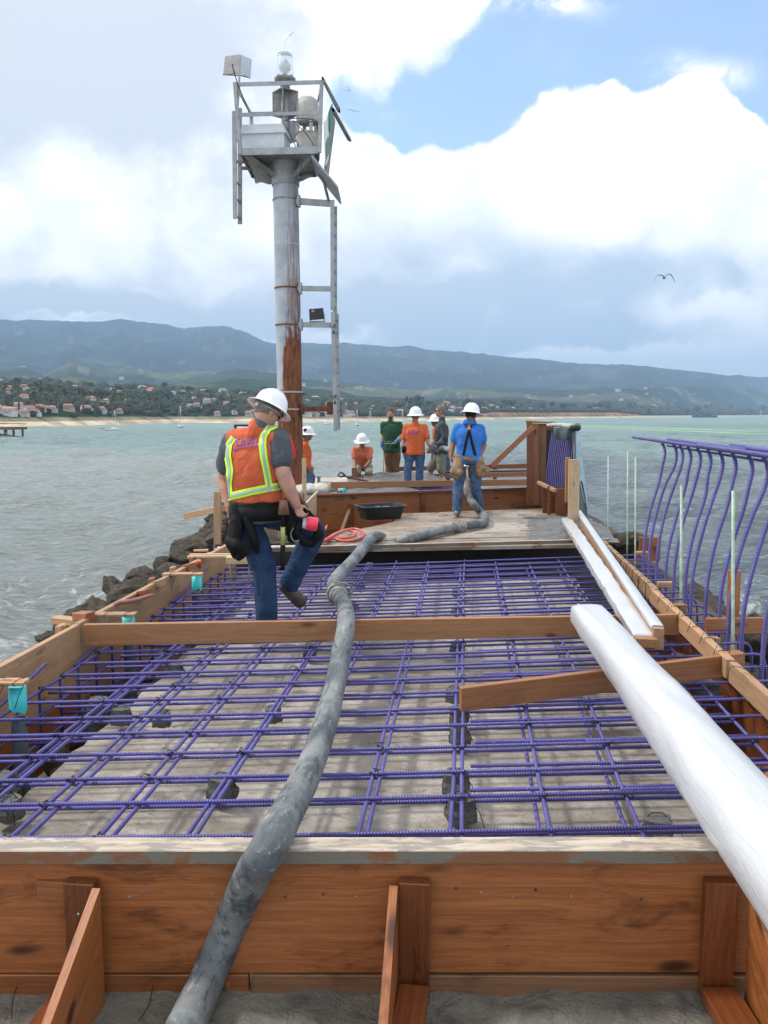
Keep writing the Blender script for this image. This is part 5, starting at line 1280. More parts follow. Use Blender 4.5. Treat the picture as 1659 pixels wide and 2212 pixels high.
# =================================================================== LIGHT TOWER
def tower():
    YT=15.43; base=Q(630,1062,YT); cx=base.x; top=Q(616,352,YT).z; bx=Q(630,1062,YT).x; tx=Q(616,352,YT).x
    T=root('light_tower',(cx,YT,base.z),'tall grey steel light tower with rusty base, square platform and glass lantern','light tower')
    r=.232
    mb=MB(); n=30; mb.tube([V((bx+(tx-bx)*i/n,YT,base.z-.35+(top-base.z+.35)*i/n)) for i in range(n+1)],[r*(1.0-.0*i/n) for i in range(n+1)],40)
    mb.obj('pole',M_POLE,T,True,loc=(bx,YT,base.z))
    def pa(py,dx=0,dy=0): 
        z=Q(620,py,YT).z; u=(z-base.z)/(top-base.z); return V((bx+(tx-bx)*u+dx,YT+dy,z))
    mb=MB(); mb.tube([pa(402),pa(385),pa(384),pa(350)],[r+.02,r+.02,r+.012,r+.012],40); auto(mb.obj('collar',M_GALV,T))
    for s in(-1,1): m=MB(); m.tube([pa(389,s*(r)),pa(389,s*(r+.09))],.011,8); m.tube([pa(391,s*(r+.075)),pa(387,s*(r+.075))],.03,6); m.obj('bolt',M_GALVD,T,True)
    for py,mt in ((433,M_GALVD),(623,M_RUST),(703,M_RUST),(847,M_CREAM),(884,M_CREAM)):
        m=MB(); m.lathe(pa(py),(0,0,1),[(r,-.014),(r+.012,-.014),(r+.012,.014),(r,.014)],36); auto(m.obj('band_clamp',mt,T))
    m=MB(); m.lathe(pa(530),(0,0,1),[(r,-.01),(r+.004,-.006),(r+.004,.006),(r,.01)],36); m.obj('weld_seam',M_CREAM,T,True)
    # platform
    FL,FR_,BR,BL=Q(519,322,14.68),Q(690,320,14.72),Q(683,366,16.12),Q(545,369,16.08)
    zt=(FL.z+FR_.z)/2; cs=[V((p.x,p.y,zt)) for p in (FL,FR_,BR,BL)]
    def pl(i,u,h=0): p=cs[i].lerp(cs[(i+1)%4],u); return V((p.x,p.y,zt+h))
    prism('platform',[(p.x,p.y) for p in cs],zt-.03,zt,M_GALVD,par=T)
    for i in range(4): board('platform_edge',pl(i,0,-.04),pl(i,1,-.04),.022,.115,M_GALV if i in(0,1,3) else M_GALVD,T,bev=.002)
    for i in range(4):
        q=pl(i,0,-.05); c=pa(385); d=V((q.x-c.x,q.y-c.y,0)).normalized(); board('support_rib',c+d*r*.9+V((0,0,-.02)),q.lerp(V((c.x,c.y,q.z)),.12),.02,.09,M_GALVD,T)
    m=MB(); q=[(cs[3]+V((0,0,-.09))),cs[0]+V((.02,0,-.09))]; jag=[(0,0),(.3,-.03),(.55,.04),(.8,-.02),(1,.02)]
    vs=[];pp=[cs[0]+V((.02,.05,-.06)),cs[3]+V((.02,-.02,-.06)),cs[3]+V((.06,-.02,-.2)),cs[3].lerp(pa(385),.25)+V((0,0,-.14)),cs[3].lerp(pa(385),.5)+V((0,0,-.16)),cs[3].lerp(pa(385),.75)+V((0,0,-.1))]
    m.add([p for p in pp]+[p+V((.012,.012,.0)) for p in pp],[(0,1,2,3,4,5),(11,10,9,8,7,6)]+[(i,(i+1)%6,(i+1)%6+6,i+6) for i in range(6)]); m.obj('torn_skirt',M_GALVD,T)
    # guard rails
    H1=1.10; po=[V((-.07,0,0)),V((.05,0,0)),V((0,0,0)),V((0,0,0))]
    tops=[V((cs[i].x,cs[i].y,zt+H1))+po[i] for i in range(4)]
    for i in range(4): board('rail_post',cs[i]-V((0,0,.08)),tops[i],.06,.06 if i<2 else .05,M_GALV,T,side=(1,0,0),bev=.002)
    for i in range(4):
        a,b=tops[i],tops[(i+1)%4]; board('top_rail',a-V((0,0,.03)),b-V((0,0,.03)),.02,.065,M_GALV if i!=1 else M_GALVD,T,bev=.001)
        if i in(0,2,1): a2=cs[i].lerp(tops[i],.52); b2=cs[(i+1)%4].lerp(tops[(i+1)%4],.52); board('mid_rail',a2,b2,.02,.06,M_GALV,T,bev=.001)
    # lantern with stem
    L=pa(330); LX=Q(616,190,YT).x; 
    def lz(py): return V((LX,YT,Q(616,py,YT).z))
    m=MB(); m.tube([lz(365),lz(180)],[.075,.075],18); m.obj('lantern_stem',M_GALV,T,True)
    lan=MB(); prof=[]; c=lz(188)
    lan.lathe(c,(0,0,1),[(.085,-.02),(.085,.03),(.12,.06),(.175,.09),(.19,.11),(.19,.14),(.165,.145),(.0,.145)],32); base_o=auto(lan.obj('lantern_base',M_GALVD,T))
    g=MB(); z0=lz(171).z-lz(188).z; z1=lz(117).z-lz(188).z
    g.lathe(c,(0,0,1),[(.158,z0),(.155,z0+.1),(.140,z0+(z1-z0)*.6),(.135,z1-.03),(.128,z1),(.0,z1+.01)],32); g.obj('glass_lens',M_GLASS,base_o,True)
    k=MB(); k.lathe(c,(0,0,1),[(.03,z0),(.03,z0+.08),(.075,z0+.16),(.08,z0+.22),(.04,z0+.30),(.02,z0+.33),(.0,z0+.34)],20); k.obj('lamp_bulb',M_GREYPAINT,base_o,True)
    for q in range(8): a=q*math.pi/4+.2; b=MB(); b.ell(c+V((.168*math.cos(a),.168*math.sin(a),.155)),(.012,.012,.018)); b.obj('lens_clip',M_BLACKPL,base_o,True)
    m=MB(); m.tube(spline([lz(116),Q(615,100,YT),Q(618,88,YT),Q(625,77,YT)],5),.004,5); m.tube([Q(625,77,YT),Q(633,69,YT)],.009,6); m.obj('whip_antenna',M_GREYPAINT,T,True)
    # radar reflector: square box turned on edge with open faces
    c=lz(224); s=.225; hh=.20; M=Matrix.Rotation(R(45),4,'Z')
    rb=MB()
    for z in (hh,-hh): rb.box(c+V((0,0,z)),(s*1.5,s*1.5,.016),M)
    for a in (0,1): rb.box(c,(s*1.9,.012,hh*2-.01) if a==0 else (.012,s*1.9,hh*2-.014))
    for q in range(4): a=q*math.pi/2; rb.box(c+V((s*1.0*math.cos(a),s*1.0*math.sin(a),0)),(.02,.02,hh*2))
    rb.obj('radar_reflector',M_GALVD,T)
    m=MB(); m.tube(spline([Q(627,262,YT+.1),Q(629,290,YT+.15),Q(622,300,YT+.2)],5),.10,14); m.obj('elbow_pipe',M_GREYPAINT,T,True)
    # battery box with lid
    a,b=Q(526,320,15.0),Q(619,320,15.0); w=b.x-a.x; cc=V(((a.x+b.x)/2,15.1,zt)); 
    mb=MB(); mb.box(cc+V((0,0,.15)),(w*.98,.5,.30)); bo=mb.obj('battery_box',M_GREYPAINT,T)
    mb=MB(); mb.box(cc+V((0,0,.385)),(w*1.03,.56,.15),taper=.93); mb.box(cc+V((0,0,.315)),(w*1.07,.6,.03)); mb.obj('lid',M_GREYPAINT,bo)
    for x in(-.3,.3): m=MB(); m.ell(cc+V((x,-.05,.47)),(.04,.04,.03)); m.obj('knob',M_GREYPAINT,bo,True)
    # fog horn drum
    a=V((Q(666,300,15.4).x,15.35,zt)); m=MB(); rr=.2
    m.lathe(a,(0,0,1),[(0,0),(rr+.01,0),(rr+.012,.16),(rr,.165),(rr,.42),(rr+.01,.425),(rr+.01,.44),(rr,.445)],28); 
    dr=auto(m.obj('fog_horn',M_CREAM,T)); m=MB(); m.lathe(a,(0,0,1),[(0,.62),(rr-.01,.62),(rr,.66),(rr,.92),(rr-.02,1.0),(rr-.07,1.045),(0,1.06)],28); m.obj('horn_cap',M_CREAM,dr,True)
    for q in range(4): an=q*math.pi/2+.5; m=MB(); m.box(a+V(((rr-.01)*math.cos(an),(rr-.01)*math.sin(an),.53)),(.06,.02,.2)); m.obj('horn_leg',M_CREAM,dr)
    for k,(p0,p1,p2) in enumerate(((Q(634,262,15.0),Q(655,266,14.9),Q(676,262,14.8)),(Q(640,268,15.1),Q(664,292,14.95),Q(682,322,14.8)),(Q(612,262,15.0),Q(640,255,14.9),Q(676,258,14.8)),(Q(612,265,14.8),Q(631,300,14.8),Q(642,324,14.8)))):
        m=MB(); m.tube(spline([p0,p1,p2],6),.008,6); m.obj('cable',M_BLACKPL,T,True)
    # panel pair on a mast, upper left
    yp=14.7; m=MB(); m.tube([Q(512,250,yp),Q(516,198,yp),Q(519,120,yp)],.018,8); m.obj('panel_mast',M_GALV,T,True)
    def slab4(name,pts,th,mat,par,dirn=V((0,1,0))):
        m=MB(); k=len(pts); m.add([p for p in pts]+[p+dirn*th for p in pts],[tuple(range(k)),tuple(range(2*k-1,k-1,-1))]+[(i,(i+1)%k,(i+1)%k+k,i+k) for i in range(k)]); return m.obj(name,mat,par)
    slab4('antenna_panel',[Q(486,122,yp-.0),Q(519,117,yp-.02),Q(516,158,yp-.02),Q(482,161,yp)],.03,M_CREAM,T)
    slab4('antenna_panel',[Q(521,118,yp),Q(543,128,yp+.35),Q(540,168,yp+.35),Q(518,158,yp)],.03,M_GREYPAINT,T)
    m=MB(); m.tube([Q(482,161,yp),Q(520,163,yp+.3),Q(540,168,yp+.35)],.01,5); m.tube(spline([Q(504,139,yp-.05),Q(502,142,yp-.06),Q(507,160,yp-.03),Q(514,182,yp-.03),Q(527,215,yp),Q(543,256,15.2)],6),.009,6); m.obj('cable',M_BLACKPL,T,True)
    # dayboards on the right
    db=[Q(714,221,14.8),Q(717,305,15.5),Q(702,358,15.0),Q(699,262,14.45)]
    bo=slab4('day_board',db,.025,M_WHITE,T,V((1,.3,0)).normalized())
    def on(u,v,off=-.006): # bilinear on the board
        p=db[0].lerp(db[1],u).lerp(db[3].lerp(db[2],u),v); n=(db[1]-db[0]).cross(db[3]-db[0]).normalized(); n=n if n.dot(V((0,-1,0)))>0 else -n; return p+V((.034,-.002,0))
    gm=plain('green_paint',(.03,.22,.12),.5,0,.1)
    m=MB(); m.add([on(0,0),on(.55,0),on(.5,.5),on(.0,.5)],[(0,1,2,3)]); m.obj('green_field',gm,bo,fix=False)
    m=MB(); m.add([on(.5,1),on(.9,1),on(.85,.6),on(.5,.62)],[(0,1,2,3)]); m.obj('green_field',gm,bo,fix=False)
    slab4('day_board_back',[Q(715,232,14.9),Q(722,262,15.3),Q(705,400,15.3),Q(700,360,15.0)],.02,M_GALVD,T,V((1,.3,0)).normalized())
    slab4('side_board',[Q(694,166,14.5),Q(698,172,14.5),Q(731,234,15.6),Q(732,244,15.6),Q(728,240,15.6),Q(697,178,14.5)],.03,M_GALVD,T,V((1,0,0)))
    slab4('side_board',[Q(716,232,14.8),Q(722,240,14.8),Q(755,300,15.8),Q(756,306,15.8),Q(751,304,15.8),Q(718,244,14.8)],.03,M_GALVD,T,V((1,0,0)))
    for k,pts in enumerate((((740,193),(757,196)),((752,234),(764,241),(778,240)),((745,182),(757,195)),((748,236),(765,238)))):
        m=MB(); m.tube([Q(x,y,15.8) for x,y in pts],.005,5); m.obj('bird_spike',M_GREYPAINT,T,True)
    # solar panel
    sp=slab4('solar_panel',[Q(672,338,14.6),Q(728,406,14.6),Q(736,442,15.5),Q(680,373,15.6)],.035,M_GALV,T,V((.3,0,.6)).normalized())
    slab4('panel_cells',[Q(674,342,14.58),Q(726,407,14.58),Q(730,412,14.7),Q(676,346,14.7)],.01,M_GREYPAINT,sp,V((0,-1,.3)))
    m=MB(); m.tube([Q(690,378,15.2),Q(700,395,15.2),Q(710,434,15.3)],.025,8); m.tube([Q(686,358,15.2),Q(690,380,15.2)],.03,8); m.obj('panel_arm',M_GALVD,T,True)
    # ladder brackets
    for py,mt,s in ((438,M_GALV,.11),(625,M_GALV,.09),(703,M_GALV,.09),(884,M_RUST,.095)):
        a=pa(py,r*.9,-.1); b=Q(716,py-(1 if py!=438 else -2),YT-.1); board('ladder_bracket',a,b,.05,s,mt,T,bev=.002); m=MB(); m.box(pa(py,r+.03,-.1),(.04,.14,.2)); m.obj('bracket_plate',mt,T)
    # right ladder seen nearly edge on
    def ladder(p0,p1,q0,q1,par,nr,name='ladder'):
        l=root(name,p0); attach(l,T); 
        for a,b in((p0,p1),(q0,q1)): board('ladder_rail',a,b,.07,.03,M_GALV,l,side=(0,1,0) if False else (1,0,0),bev=.001)
        for k in range(nr): u=(k+.5)/nr; m=MB(); m.tube([p0.lerp(p1,u),q0.lerp(q1,u)],.016,8); m.obj('rung',M_GALV,l,True)
        return l
    y1,y2=YT-.28,YT+.12
    ladder(Q(718,432,y1),Q(718.5,670,y1),Q(724,446,y2),Q(724,678,y2),T,9)
    l2=ladder(Q(719,674,y1),Q(725,931,y1),Q(727.5,678,y2),Q(731,928,y2),T,9)
    # letters on the ladder
    def text(s,c,size,mat,par,name='lettering'):
        cu=bpy.data.curves.new('t','FONT'); cu.body=s; cu.size=size; cu.align_x='CENTER'; cu.extrude=.003; cu.resolution_u=2
        o=bpy.data.objects.new('t',cu); COL.objects.link(o); me=bpy.data.meshes.new_from_object(o.evaluated_get(bpy.context.evaluated_depsgraph_get())); bpy.data.objects.remove(o)
        M=Matrix.Translation(c)@Matrix.Rotation(math.pi/2,4,'X'); return link(name,me,mat,par,M,False)
    for py in (701,853): 
        text('UP',Q(720+(2.5 if py>800 else 0),py+8,y1-.03),.10,M_BLACKPL,T); c=Q(720.5+(3 if py>800 else 0),py+16,y1-.028)
        m=MB(); m.add([c+V((-.028,0,-.03)),c+V((.028,0,-.03)),c+V((0,0,.04)),c+V((-.028,.004,-.03)),c+V((.028,.004,-.03)),c+V((0,.004,.04))],[(0,1,2),(3,5,4),(0,3,4,1),(1,4,5,2),(2,5,3,0)]); m.obj('arrow_mark',M_BLACKPL,T)
    # left ladder
    l=root('ladder',Q(508,330,14.75)); attach(l,T)
    a0,a1=Q(506,240,14.85),Q(508,473,14.85); b0,b1=Q(518,234,15.3),Q(518.5,484,15.3)
    for a,b in((a0,a1),(b0,b1)): board('ladder_rail',a,b,.075,.03,M_GALV if a is a0 else M_GALVD,l,side=(1,0,0),bev=.001)
    for py in (262,300,345,392,428,464): m=MB(); m.tube([Q(508,py,14.85),Q(518,py+8,15.3)],.018,8); m.obj('rung',M_GALVD,l,True)
    board('ladder_tie',Q(512,350,15.0),Q(545,350,15.2),.03,.05,M_GALV,T); board('ladder_tie',Q(518,363,15.3),Q(548,364,15.5),.03,.06,M_GALV,T)
    # flood light on the bracket
    c=Q(685,679,YT-.1); M=Matrix.Rotation(R(8),4,'X')@Matrix.Rotation(R(-4),4,'Y'); m=MB(); m.box(c+V((0,-.04,.0)),(.27,.10,.20),M,.92); m.box(c+V((0,.06,0)),(.20,.12,.15),M); f=m.obj('floodlight',M_BLACKPL,T)
    m=MB(); m.box(c+V((-.06,-.095,.05)),(.05,.006,.04),M); m.obj('data_plate',M_GALV,f); m=MB(); 
    for s in(-1,1): m.tube([c+V((s*.13,0,0)),c+V((s*.13,0,-.16))],.01,5)
    m.tube([c+V((-.13,0,-.13)),c+V((.13,0,-.13))],.01,5); m.obj('yoke',M_GALVD,f,True)
    m=MB(); c=Q(736,882,YT+.2); m.box(c,(.17,.1,.24)); m.obj('junction_box',M_GALVD,T); m=MB(); c=Q(713,882,YT+.25); m.box(c,(.10,.1,.24)); m.obj('junction_box',M_RUST,T)
tower()
# =================================================================== PEOPLE
def hand(mb,w,d,side,pn,curl=.5,s=1.,fr=.0085,spread=1.0):
    """palm + four unequal fingers + thumb. d: along hand, side: toward the thumb, pn: palm normal (fingers curl to it)"""
    d=V(d).normalized(); side=V(side); side=(side-d*side.dot(d)).normalized(); pn2=d.cross(side); pn=pn2 if pn2.dot(V(pn))>0 else -pn2
    mb.loft([(w-d*.015*s,side*.026*s,pn*.020*s,.9),(w+d*.02*s,side*.034*s,pn*.018*s,.8),(w+d*.055*s,side*.042*s,pn*.016*s,.8),(w+d*.088*s,side*.040*s,pn*.012*s,.8)],14)
    for i,(o,L) in enumerate(((.031,.070),(.011,.080),(-.010,.074),(-.030,.058))):
        p=w+d*(.082-.006*abs(i-1.2))*s+side*o*s; a=curl*(.55+.1*i); seg=(.45,.32,.23); r0=fr*s
        for k,q in enumerate(seg):
            dd=(d*math.cos(a)+pn*math.sin(a)+side*.04*(1.5-i)*spread).normalized(); e=p+dd*L*q*s; mb.cap(p,e,r0,r0*.93,8); p=e; r0*=.92; a+=curl*1.0
    p=w+d*.022*s+side*.030*s; t1=p+(d*.55+side*.75+pn*.25).normalized()*.036*s; t2=t1+(d*.85+side*.15+pn*(.2+curl*.4)).normalized()*.030*s; t3=t2+(d*.9-side*.1+pn*(.3+curl*.5)).normalized()*.024*s
    mb.cap(p,t1,.0125*s,.0105*s,8); mb.cap(t1,t2,.0105*s,.0095*s,8); mb.cap(t2,t3,.0095*s,.008*s,8)
def hat(c,up,fwd,par,s=1.,mat=None,logo=False):
    up=V(up).normalized(); fwd=V(fwd); fwd=(fwd-up*fwd.dot(up)).normalized()
    m=MB(); m.lathe(c,up,[(0,.150*s),(.035*s,.147*s),(.070*s,.132*s),(.098*s,.105*s),(.116*s,.066*s),(.124*s,.022*s),(.127*s,.006*s),(.150*s,-.006*s),(.172*s,-.018*s),(.175*s,-.022*s),(.170*s,-.024*s),(.128*s,-.004*s),(.118*s,.02*s),(.108*s,.06*s),(.085*s,.10*s),(0,.135*s)],32,1.14,fwd)
    h=auto(m.obj('hard_hat',mat or M_HATW,par),50)
    for o in(-.3,0,.3):    # moulded ridges
        r=MB(); pts=[c+up*(.15*math.cos(q)+.001)*s+fwd*(.142*math.sin(q))*s+up.cross(fwd)*o*.13*s*max(.25,math.cos(q)) for q in np.linspace(-1.1,1.1,9)]; r.tube(pts,.006*s,6); r.obj('hat_ridge',mat or M_HATW,h,True)
    return h
LOOK={}
def person(label,Y0,J,fwd,o,place=None):
    """J: joint -> (px,py,dy) photo position and depth offset. o: clothing options"""
    g={k:Q(a,b,Y0+c) for k,(a,b,c) in J.items()}
    f=V(fwd).normalized(); vx=o.get('vox',.0115); s=o.get('s',1.0)
    pel=(g['hpL']+g['hpR'])/2; sh=(g['shL']+g['shR'])/2; neck=g['neck']
    foot=min(g['anL'].z,g['anR'].z); t=root('person',V((pel.x,pel.y,foot)),label,'person')
    sp=(g['hpR']-g['hpL']); sp=V((sp.x,sp.y,sp.z*.5)).normalized(); ss=(g['shR']-g['shL']).normalized()
    up=(sh-pel).normalized(); 
    def fr(side): 
        y=side.cross(up); y=y if y.dot(f)>0 else -y; return y.normalized()
    hw=(g['shR']-g['shL']).length/2
    wv=o.get('width',1.0)
    def torso(mb,inf,a=0.0,b=1.0,dz=None):
        T=[(-.10,.155,.115),(0.0,.168,.122),(.18,.158,.112),(.38,.152,.110),(.60,.172,.118),(.80,.188,.118),(.93,.170,.100),(1.0,.115,.080),(1.08,.066,.062)]
        secs=[]
        for u,w,d_ in T:
            if u<a-.001 or u>b+.001: continue
            c=pel.lerp(sh,u) if u<=1 else sh.lerp(neck,min(1,(u-1)*6)); sd=sp.lerp(ss,max(0,min(1,u))).normalized(); fd=fr(sd)
            w=w*wv if u<.5 else max(w*wv,hw*.92 if u<.95 else w)
            secs.append((c,sd*(w+inf)*s,fd*(d_*wv+inf)*s,.85))
        mb.loft(secs,24)
    hd=g['head']; hu=V(o.get('hup',(0,0,1))).normalized(); hf=V(o.get('hf',fwd)); hf=(hf-hu*hf.dot(hu)).normalized(); hs=hf.cross(hu)
    HM=Matrix((hs,hf,hu)).transposed()
    # ---- body: one continuous surface
    mb=MB(); torso(mb,0,-.1,1.0)
    mb.cap(sh+up*.02,neck.lerp(hd,.3)+hf*-.0,.068*s,.056*s)
    mb.cap(neck.lerp(hd,.2),hd-hu*.04,.058*s,.056*s)
    mb.ell(hd,(.076*s,.096*s,.118*s),HM); mb.ell(hd-hu*.055+hf*.035,(.052*s,.056*s,.058*s),HM)
    mb.cap(hd+hf*.088*s+hu*.012,hd+hf*.112*s-hu*.022,.010,.015,8)
    for q in(-1,1): mb.ell(hd+hs*q*.078*s-hu*.008-hf*.008,(.012,.022,.034),HM,8,6)
    ha={}
    for S in 'LR':
        a,e,w=g['sh'+S],g['el'+S],g['wr'+S]
        mb.cap(sh.lerp(a,.55),a,.066*s,.060*s); q=s*o.get('arm',1); mb.cap(a,e,.056*q,.045*q); mb.cap(e,e.lerp(w,.35),.045*q,.045*q); mb.cap(e.lerp(w,.35),w,.045*q,.030*q)
        h,k,an=g['hp'+S],g['kn'+S],g['an'+S]
        mb.cap(h,h.lerp(k,.4),.092*s,.083*s); mb.cap(h.lerp(k,.4),k,.083*s,.057*s); mb.cap(k,k.lerp(an,.35),.057*s,.057*s); mb.cap(k.lerp(an,.35),an,.057*s,.037*s)
        tf=V(o.get('toe'+S,fwd)).normalized(); mb.cap(an-V((0,0,.03)),an-V((0,0,.05))+tf*.13,.036,.03)
        hd_=g.get('hand'+S,None); dirh=(hd_-w) if hd_ is not None else (w-e); sd=V(o.get('thumb'+S,f))
        gl=o.get('glove'+S); tgt=mb
        hand(mb,w,dirh,sd,o.get('palm'+S,(g['hp'+('R' if S=='L' else 'L')]-w)),o.get('curl'+S,.45),1.0,.0095 if vx>.01 else .0088)
        ha[S]=(w,dirh,sd,o.get('palm'+S,(g['hp'+('R' if S=='L' else 'L')]-w)))
    me=remesh(mb,vx,2); body=link('body',me,o.get('skin',M_SKIN),t,None,True)
    # ---- face
    if o.get('face',1):
        for q in(-1,1):
            m=MB(); m.ell(hd+hf*.090*s+hs*q*.032*s+hu*.012,(.012,.007,.007),HM,8,6); m.obj('eye',M_DARK,t,True)
            m=MB(); m.cap(hd+hf*.094*s+hs*q*.018*s+hu*.030,hd+hf*.088*s+hs*q*.048*s+hu*.030,.005,.004,6); m.obj('eyebrow',o.get('hair',M_HAIR),t,True)
        m=MB(); m.cap(hd+hf*.092*s-hs*.022-hu*.058,hd+hf*.092*s+hs*.022-hu*.058,.006,.006,6); m.obj('mouth',plain('lips',(.30,.10,.08)) if 'lips' not in MATS else MATS['lips'],t,True)
        if o.get('beard'):
            m=MB(); m.ell(hd-hu*.072*s+hf*.042,(.05*s,.056*s,.05*s),HM); link('beard',remesh(m,.008,1,.003,30),o.get('hair',M_HAIR),t,None,True)
    m=MB(); m.ell(hd+hu*.022-hf*.014,(.084*s,.100*s,.112*s),HM,18,12)
    if not o.get('fullhair'):
        m=MB(); m.ell(hd+hu*.012-hf*.022,(.081*s,.092*s,.100*s),HM,18,12)
    me=remesh(m,.009,1,.004,26)
    bm=bmesh.new(); bm.from_mesh(me); kill=[v for v in bm.verts if ((v.co-hd).dot(hf)>.045 and (v.co-hd).dot(hu)<.05) or (v.co-hd).dot(hu)<-.055 or ((v.co-hd).dot(hu)<0 and (v.co-hd).dot(hf)>.02)]; bmesh.ops.delete(bm,geom=kill,context='VERTS'); bm.to_mesh(me); bm.free(); link('hair',me,o.get('hair',M_HAIR),t,None,True)
    if o.get('hat',1): 
        hc=hd+hu*.020*s+hf*.0; HT=hat(hc+hu*.012,o.get('hatup',hu),hf,t,o.get('hatscale',1.0),o.get('hatmat'))
    # ---- shirt
    mb=MB(); torso(mb,.020+o.get('puff',0),o.get('shirt0',-.1),1.0); 
    for S in 'LR':
        a,e,w=g['sh'+S],g['el'+S],g['wr'+S]; k=o.get('sleeve',.62)
        mb.cap(sh.lerp(a,.5),a-up*.012,.080*s,.074*s)
        if k<=1: mb.cap(a,a.lerp(e,k*.86),.078*s*o.get('arm',1)**.6,.070*s*o.get('arm',1))
        else: mb.cap(a,e,.074*s,.060*s); mb.cap(e,e.lerp(w,.92),.060*s,.044*s)
    mb.cap(sh,neck,.082*s,.066*s)
    link('shirt',remesh(mb,vx,3,o.get('wr',.009),8,.7),o['shirt'],t,None,True)
    # ---- trousers
    mb=MB(); torso(mb,.012,-.1,.2)
    for S in 'LR':
        h,k,an=g['hp'+S],g['kn'+S],g['an'+S]; q=o.get('leg',1.0)
        mb.cap(h,h.lerp(k,.5),.108*s,.096*s); 
        if q>=1:
            lg=s*o.get('legw',1); mb.cap(h.lerp(k,.5),k,.096*lg,.080*lg); mb.cap(k,k.lerp(an,.5),.080*lg,.076*lg); mb.cap(k.lerp(an,.5),an.lerp(k,.02),.076*lg,.070*lg)
        else: mb.cap(h.lerp(k,.5),k,.104*s,.092*s); mb.cap(k,k.lerp(an,.12),.095*s,.093*s)
    link('trousers' if o.get('leg',1)>=1 else 'shorts',remesh(mb,vx,3,.008,9,.6),o['pants'],t,None,True)
    for S in 'LR':
        an=g['an'+S]; bs=o.get('boot',1.0); tf=V(o.get('toe'+S,fwd)).normalized(); m=MB(); sl=tf.cross(V((0,0,1))).normalized() if abs(tf.z)<.95 else V((1,0,0)); b0=an-V((0,0,.055)) if abs(tf.z)<.5 else an
        m.cap(an+V((0,0,.03)),an-V((0,0,.03)),.052*bs,.050*bs); m.cap(an-V((0,0,.045))-tf*.04,an-V((0,0,.055))+tf*.08,.046*bs,.048*bs); m.cap(an-V((0,0,.055))+tf*.08,an-V((0,0,.062))+tf*.12,.050*bs,.045*bs)
        link('boot',remesh(m,.010,2,.003,14),o.get('boots',M_BOOT),t,None,True)
        if o.get('sock'): m=MB(); m.tube([an+V((0,0,.02)),an+V((0,0,.11))],[.05,.052],12); m.obj('sock',M_WHITE,t,True)
        gl=o.get('glove'+S)
        if gl:
            w,dh,sd,pn=ha[S]; m=MB(); hand(m,w,dh,sd,pn,o.get('curl'+S,.45),1.10,.0125); 
            link('glove',remesh(m,.009,1),C_GLOVEG,t,None,True); d_=V(dh).normalized(); m=MB(); m.tube([w-d_*.10,w-d_*.02,w+d_*.03],[.050,.044,.042],14); m.obj('glove_cuff',gl,t,True)
    # belt
    u=o.get('beltz',.12); c=pel.lerp(sh,u); fd=fr(sp); m=MB(); bw=.024 if not o.get('bigbelt') else .055
    m.loft([(c-up*bw,sp*(.184*wv)*s,fd*(.136*wv)*s,.85),(c+up*bw,sp*(.180*wv)*s,fd*(.133*wv)*s,.85)],24); m.obj('belt',o.get('belt',M_DARK),t,True)
    return t,g,dict(pel=pel,sh=sh,up=up,fr=fr,sp=sp,ss=ss,hd=hd,hf=hf,hu=hu,hs=hs,f=f,torso=torso,body=body)
def cast(bvh,px,py,off=.004):
    d=ray(px,py).normalized(); o=V((0,0,EH)); loc,n,i,dist=bvh.ray_cast(o,d)
    if loc is None: return None,None
    if n.dot(d)>0: n=-n
    return loc+n*off,n
def ribbon(name,bvh,path,w,mat,par,off=.006,n=40):
    sp=[]; 
    for i in range(len(path)-1):
        for k in range(8): u=k/8; sp.append((path[i][0]+(path[i+1][0]-path[i][0])*u,path[i][1]+(path[i+1][1]-path[i][1])*u))
    sp.append(path[-1]); vs=[];fs=[]; m=6
    rows=[]
    for i,(x,y) in enumerate(sp):
        a=sp[max(0,i-1)];b=sp[min(len(sp)-1,i+1)]; tx,ty=b[0]-a[0],b[1]-a[1]; L=math.hypot(tx,ty) or 1; nx,ny=-ty/L,tx/L; row=[]
        for j in range(m+1):
            q=(j/m-.5)*w; p,_=cast(bvh,x+nx*q,y+ny*q,off); row.append(p)
        rows.append(row)
    idx={}
    for i,r in enumerate(rows):
        for j,p in enumerate(r):
            if p is not None: idx[(i,j)]=len(vs); vs.append(p)
    for i in range(len(rows)-1):
        for j in range(m):
            k=[(i,j),(i,j+1),(i+1,j+1),(i+1,j)]
            if all(q in idx for q in k) and max((vs[idx[k[0]]]-vs[idx[q]]).length for q in k)<.08: fs.append(tuple(idx[q] for q in k))
    me=bpy.data.meshes.new(name); me.from_pydata([tuple(v) for v in vs],[],fs); me.update(); o=link(name,me,mat,par,None,True); s=o.modifiers.new('s','SOLIDIFY'); s.thickness=.002; s.offset=0; return o
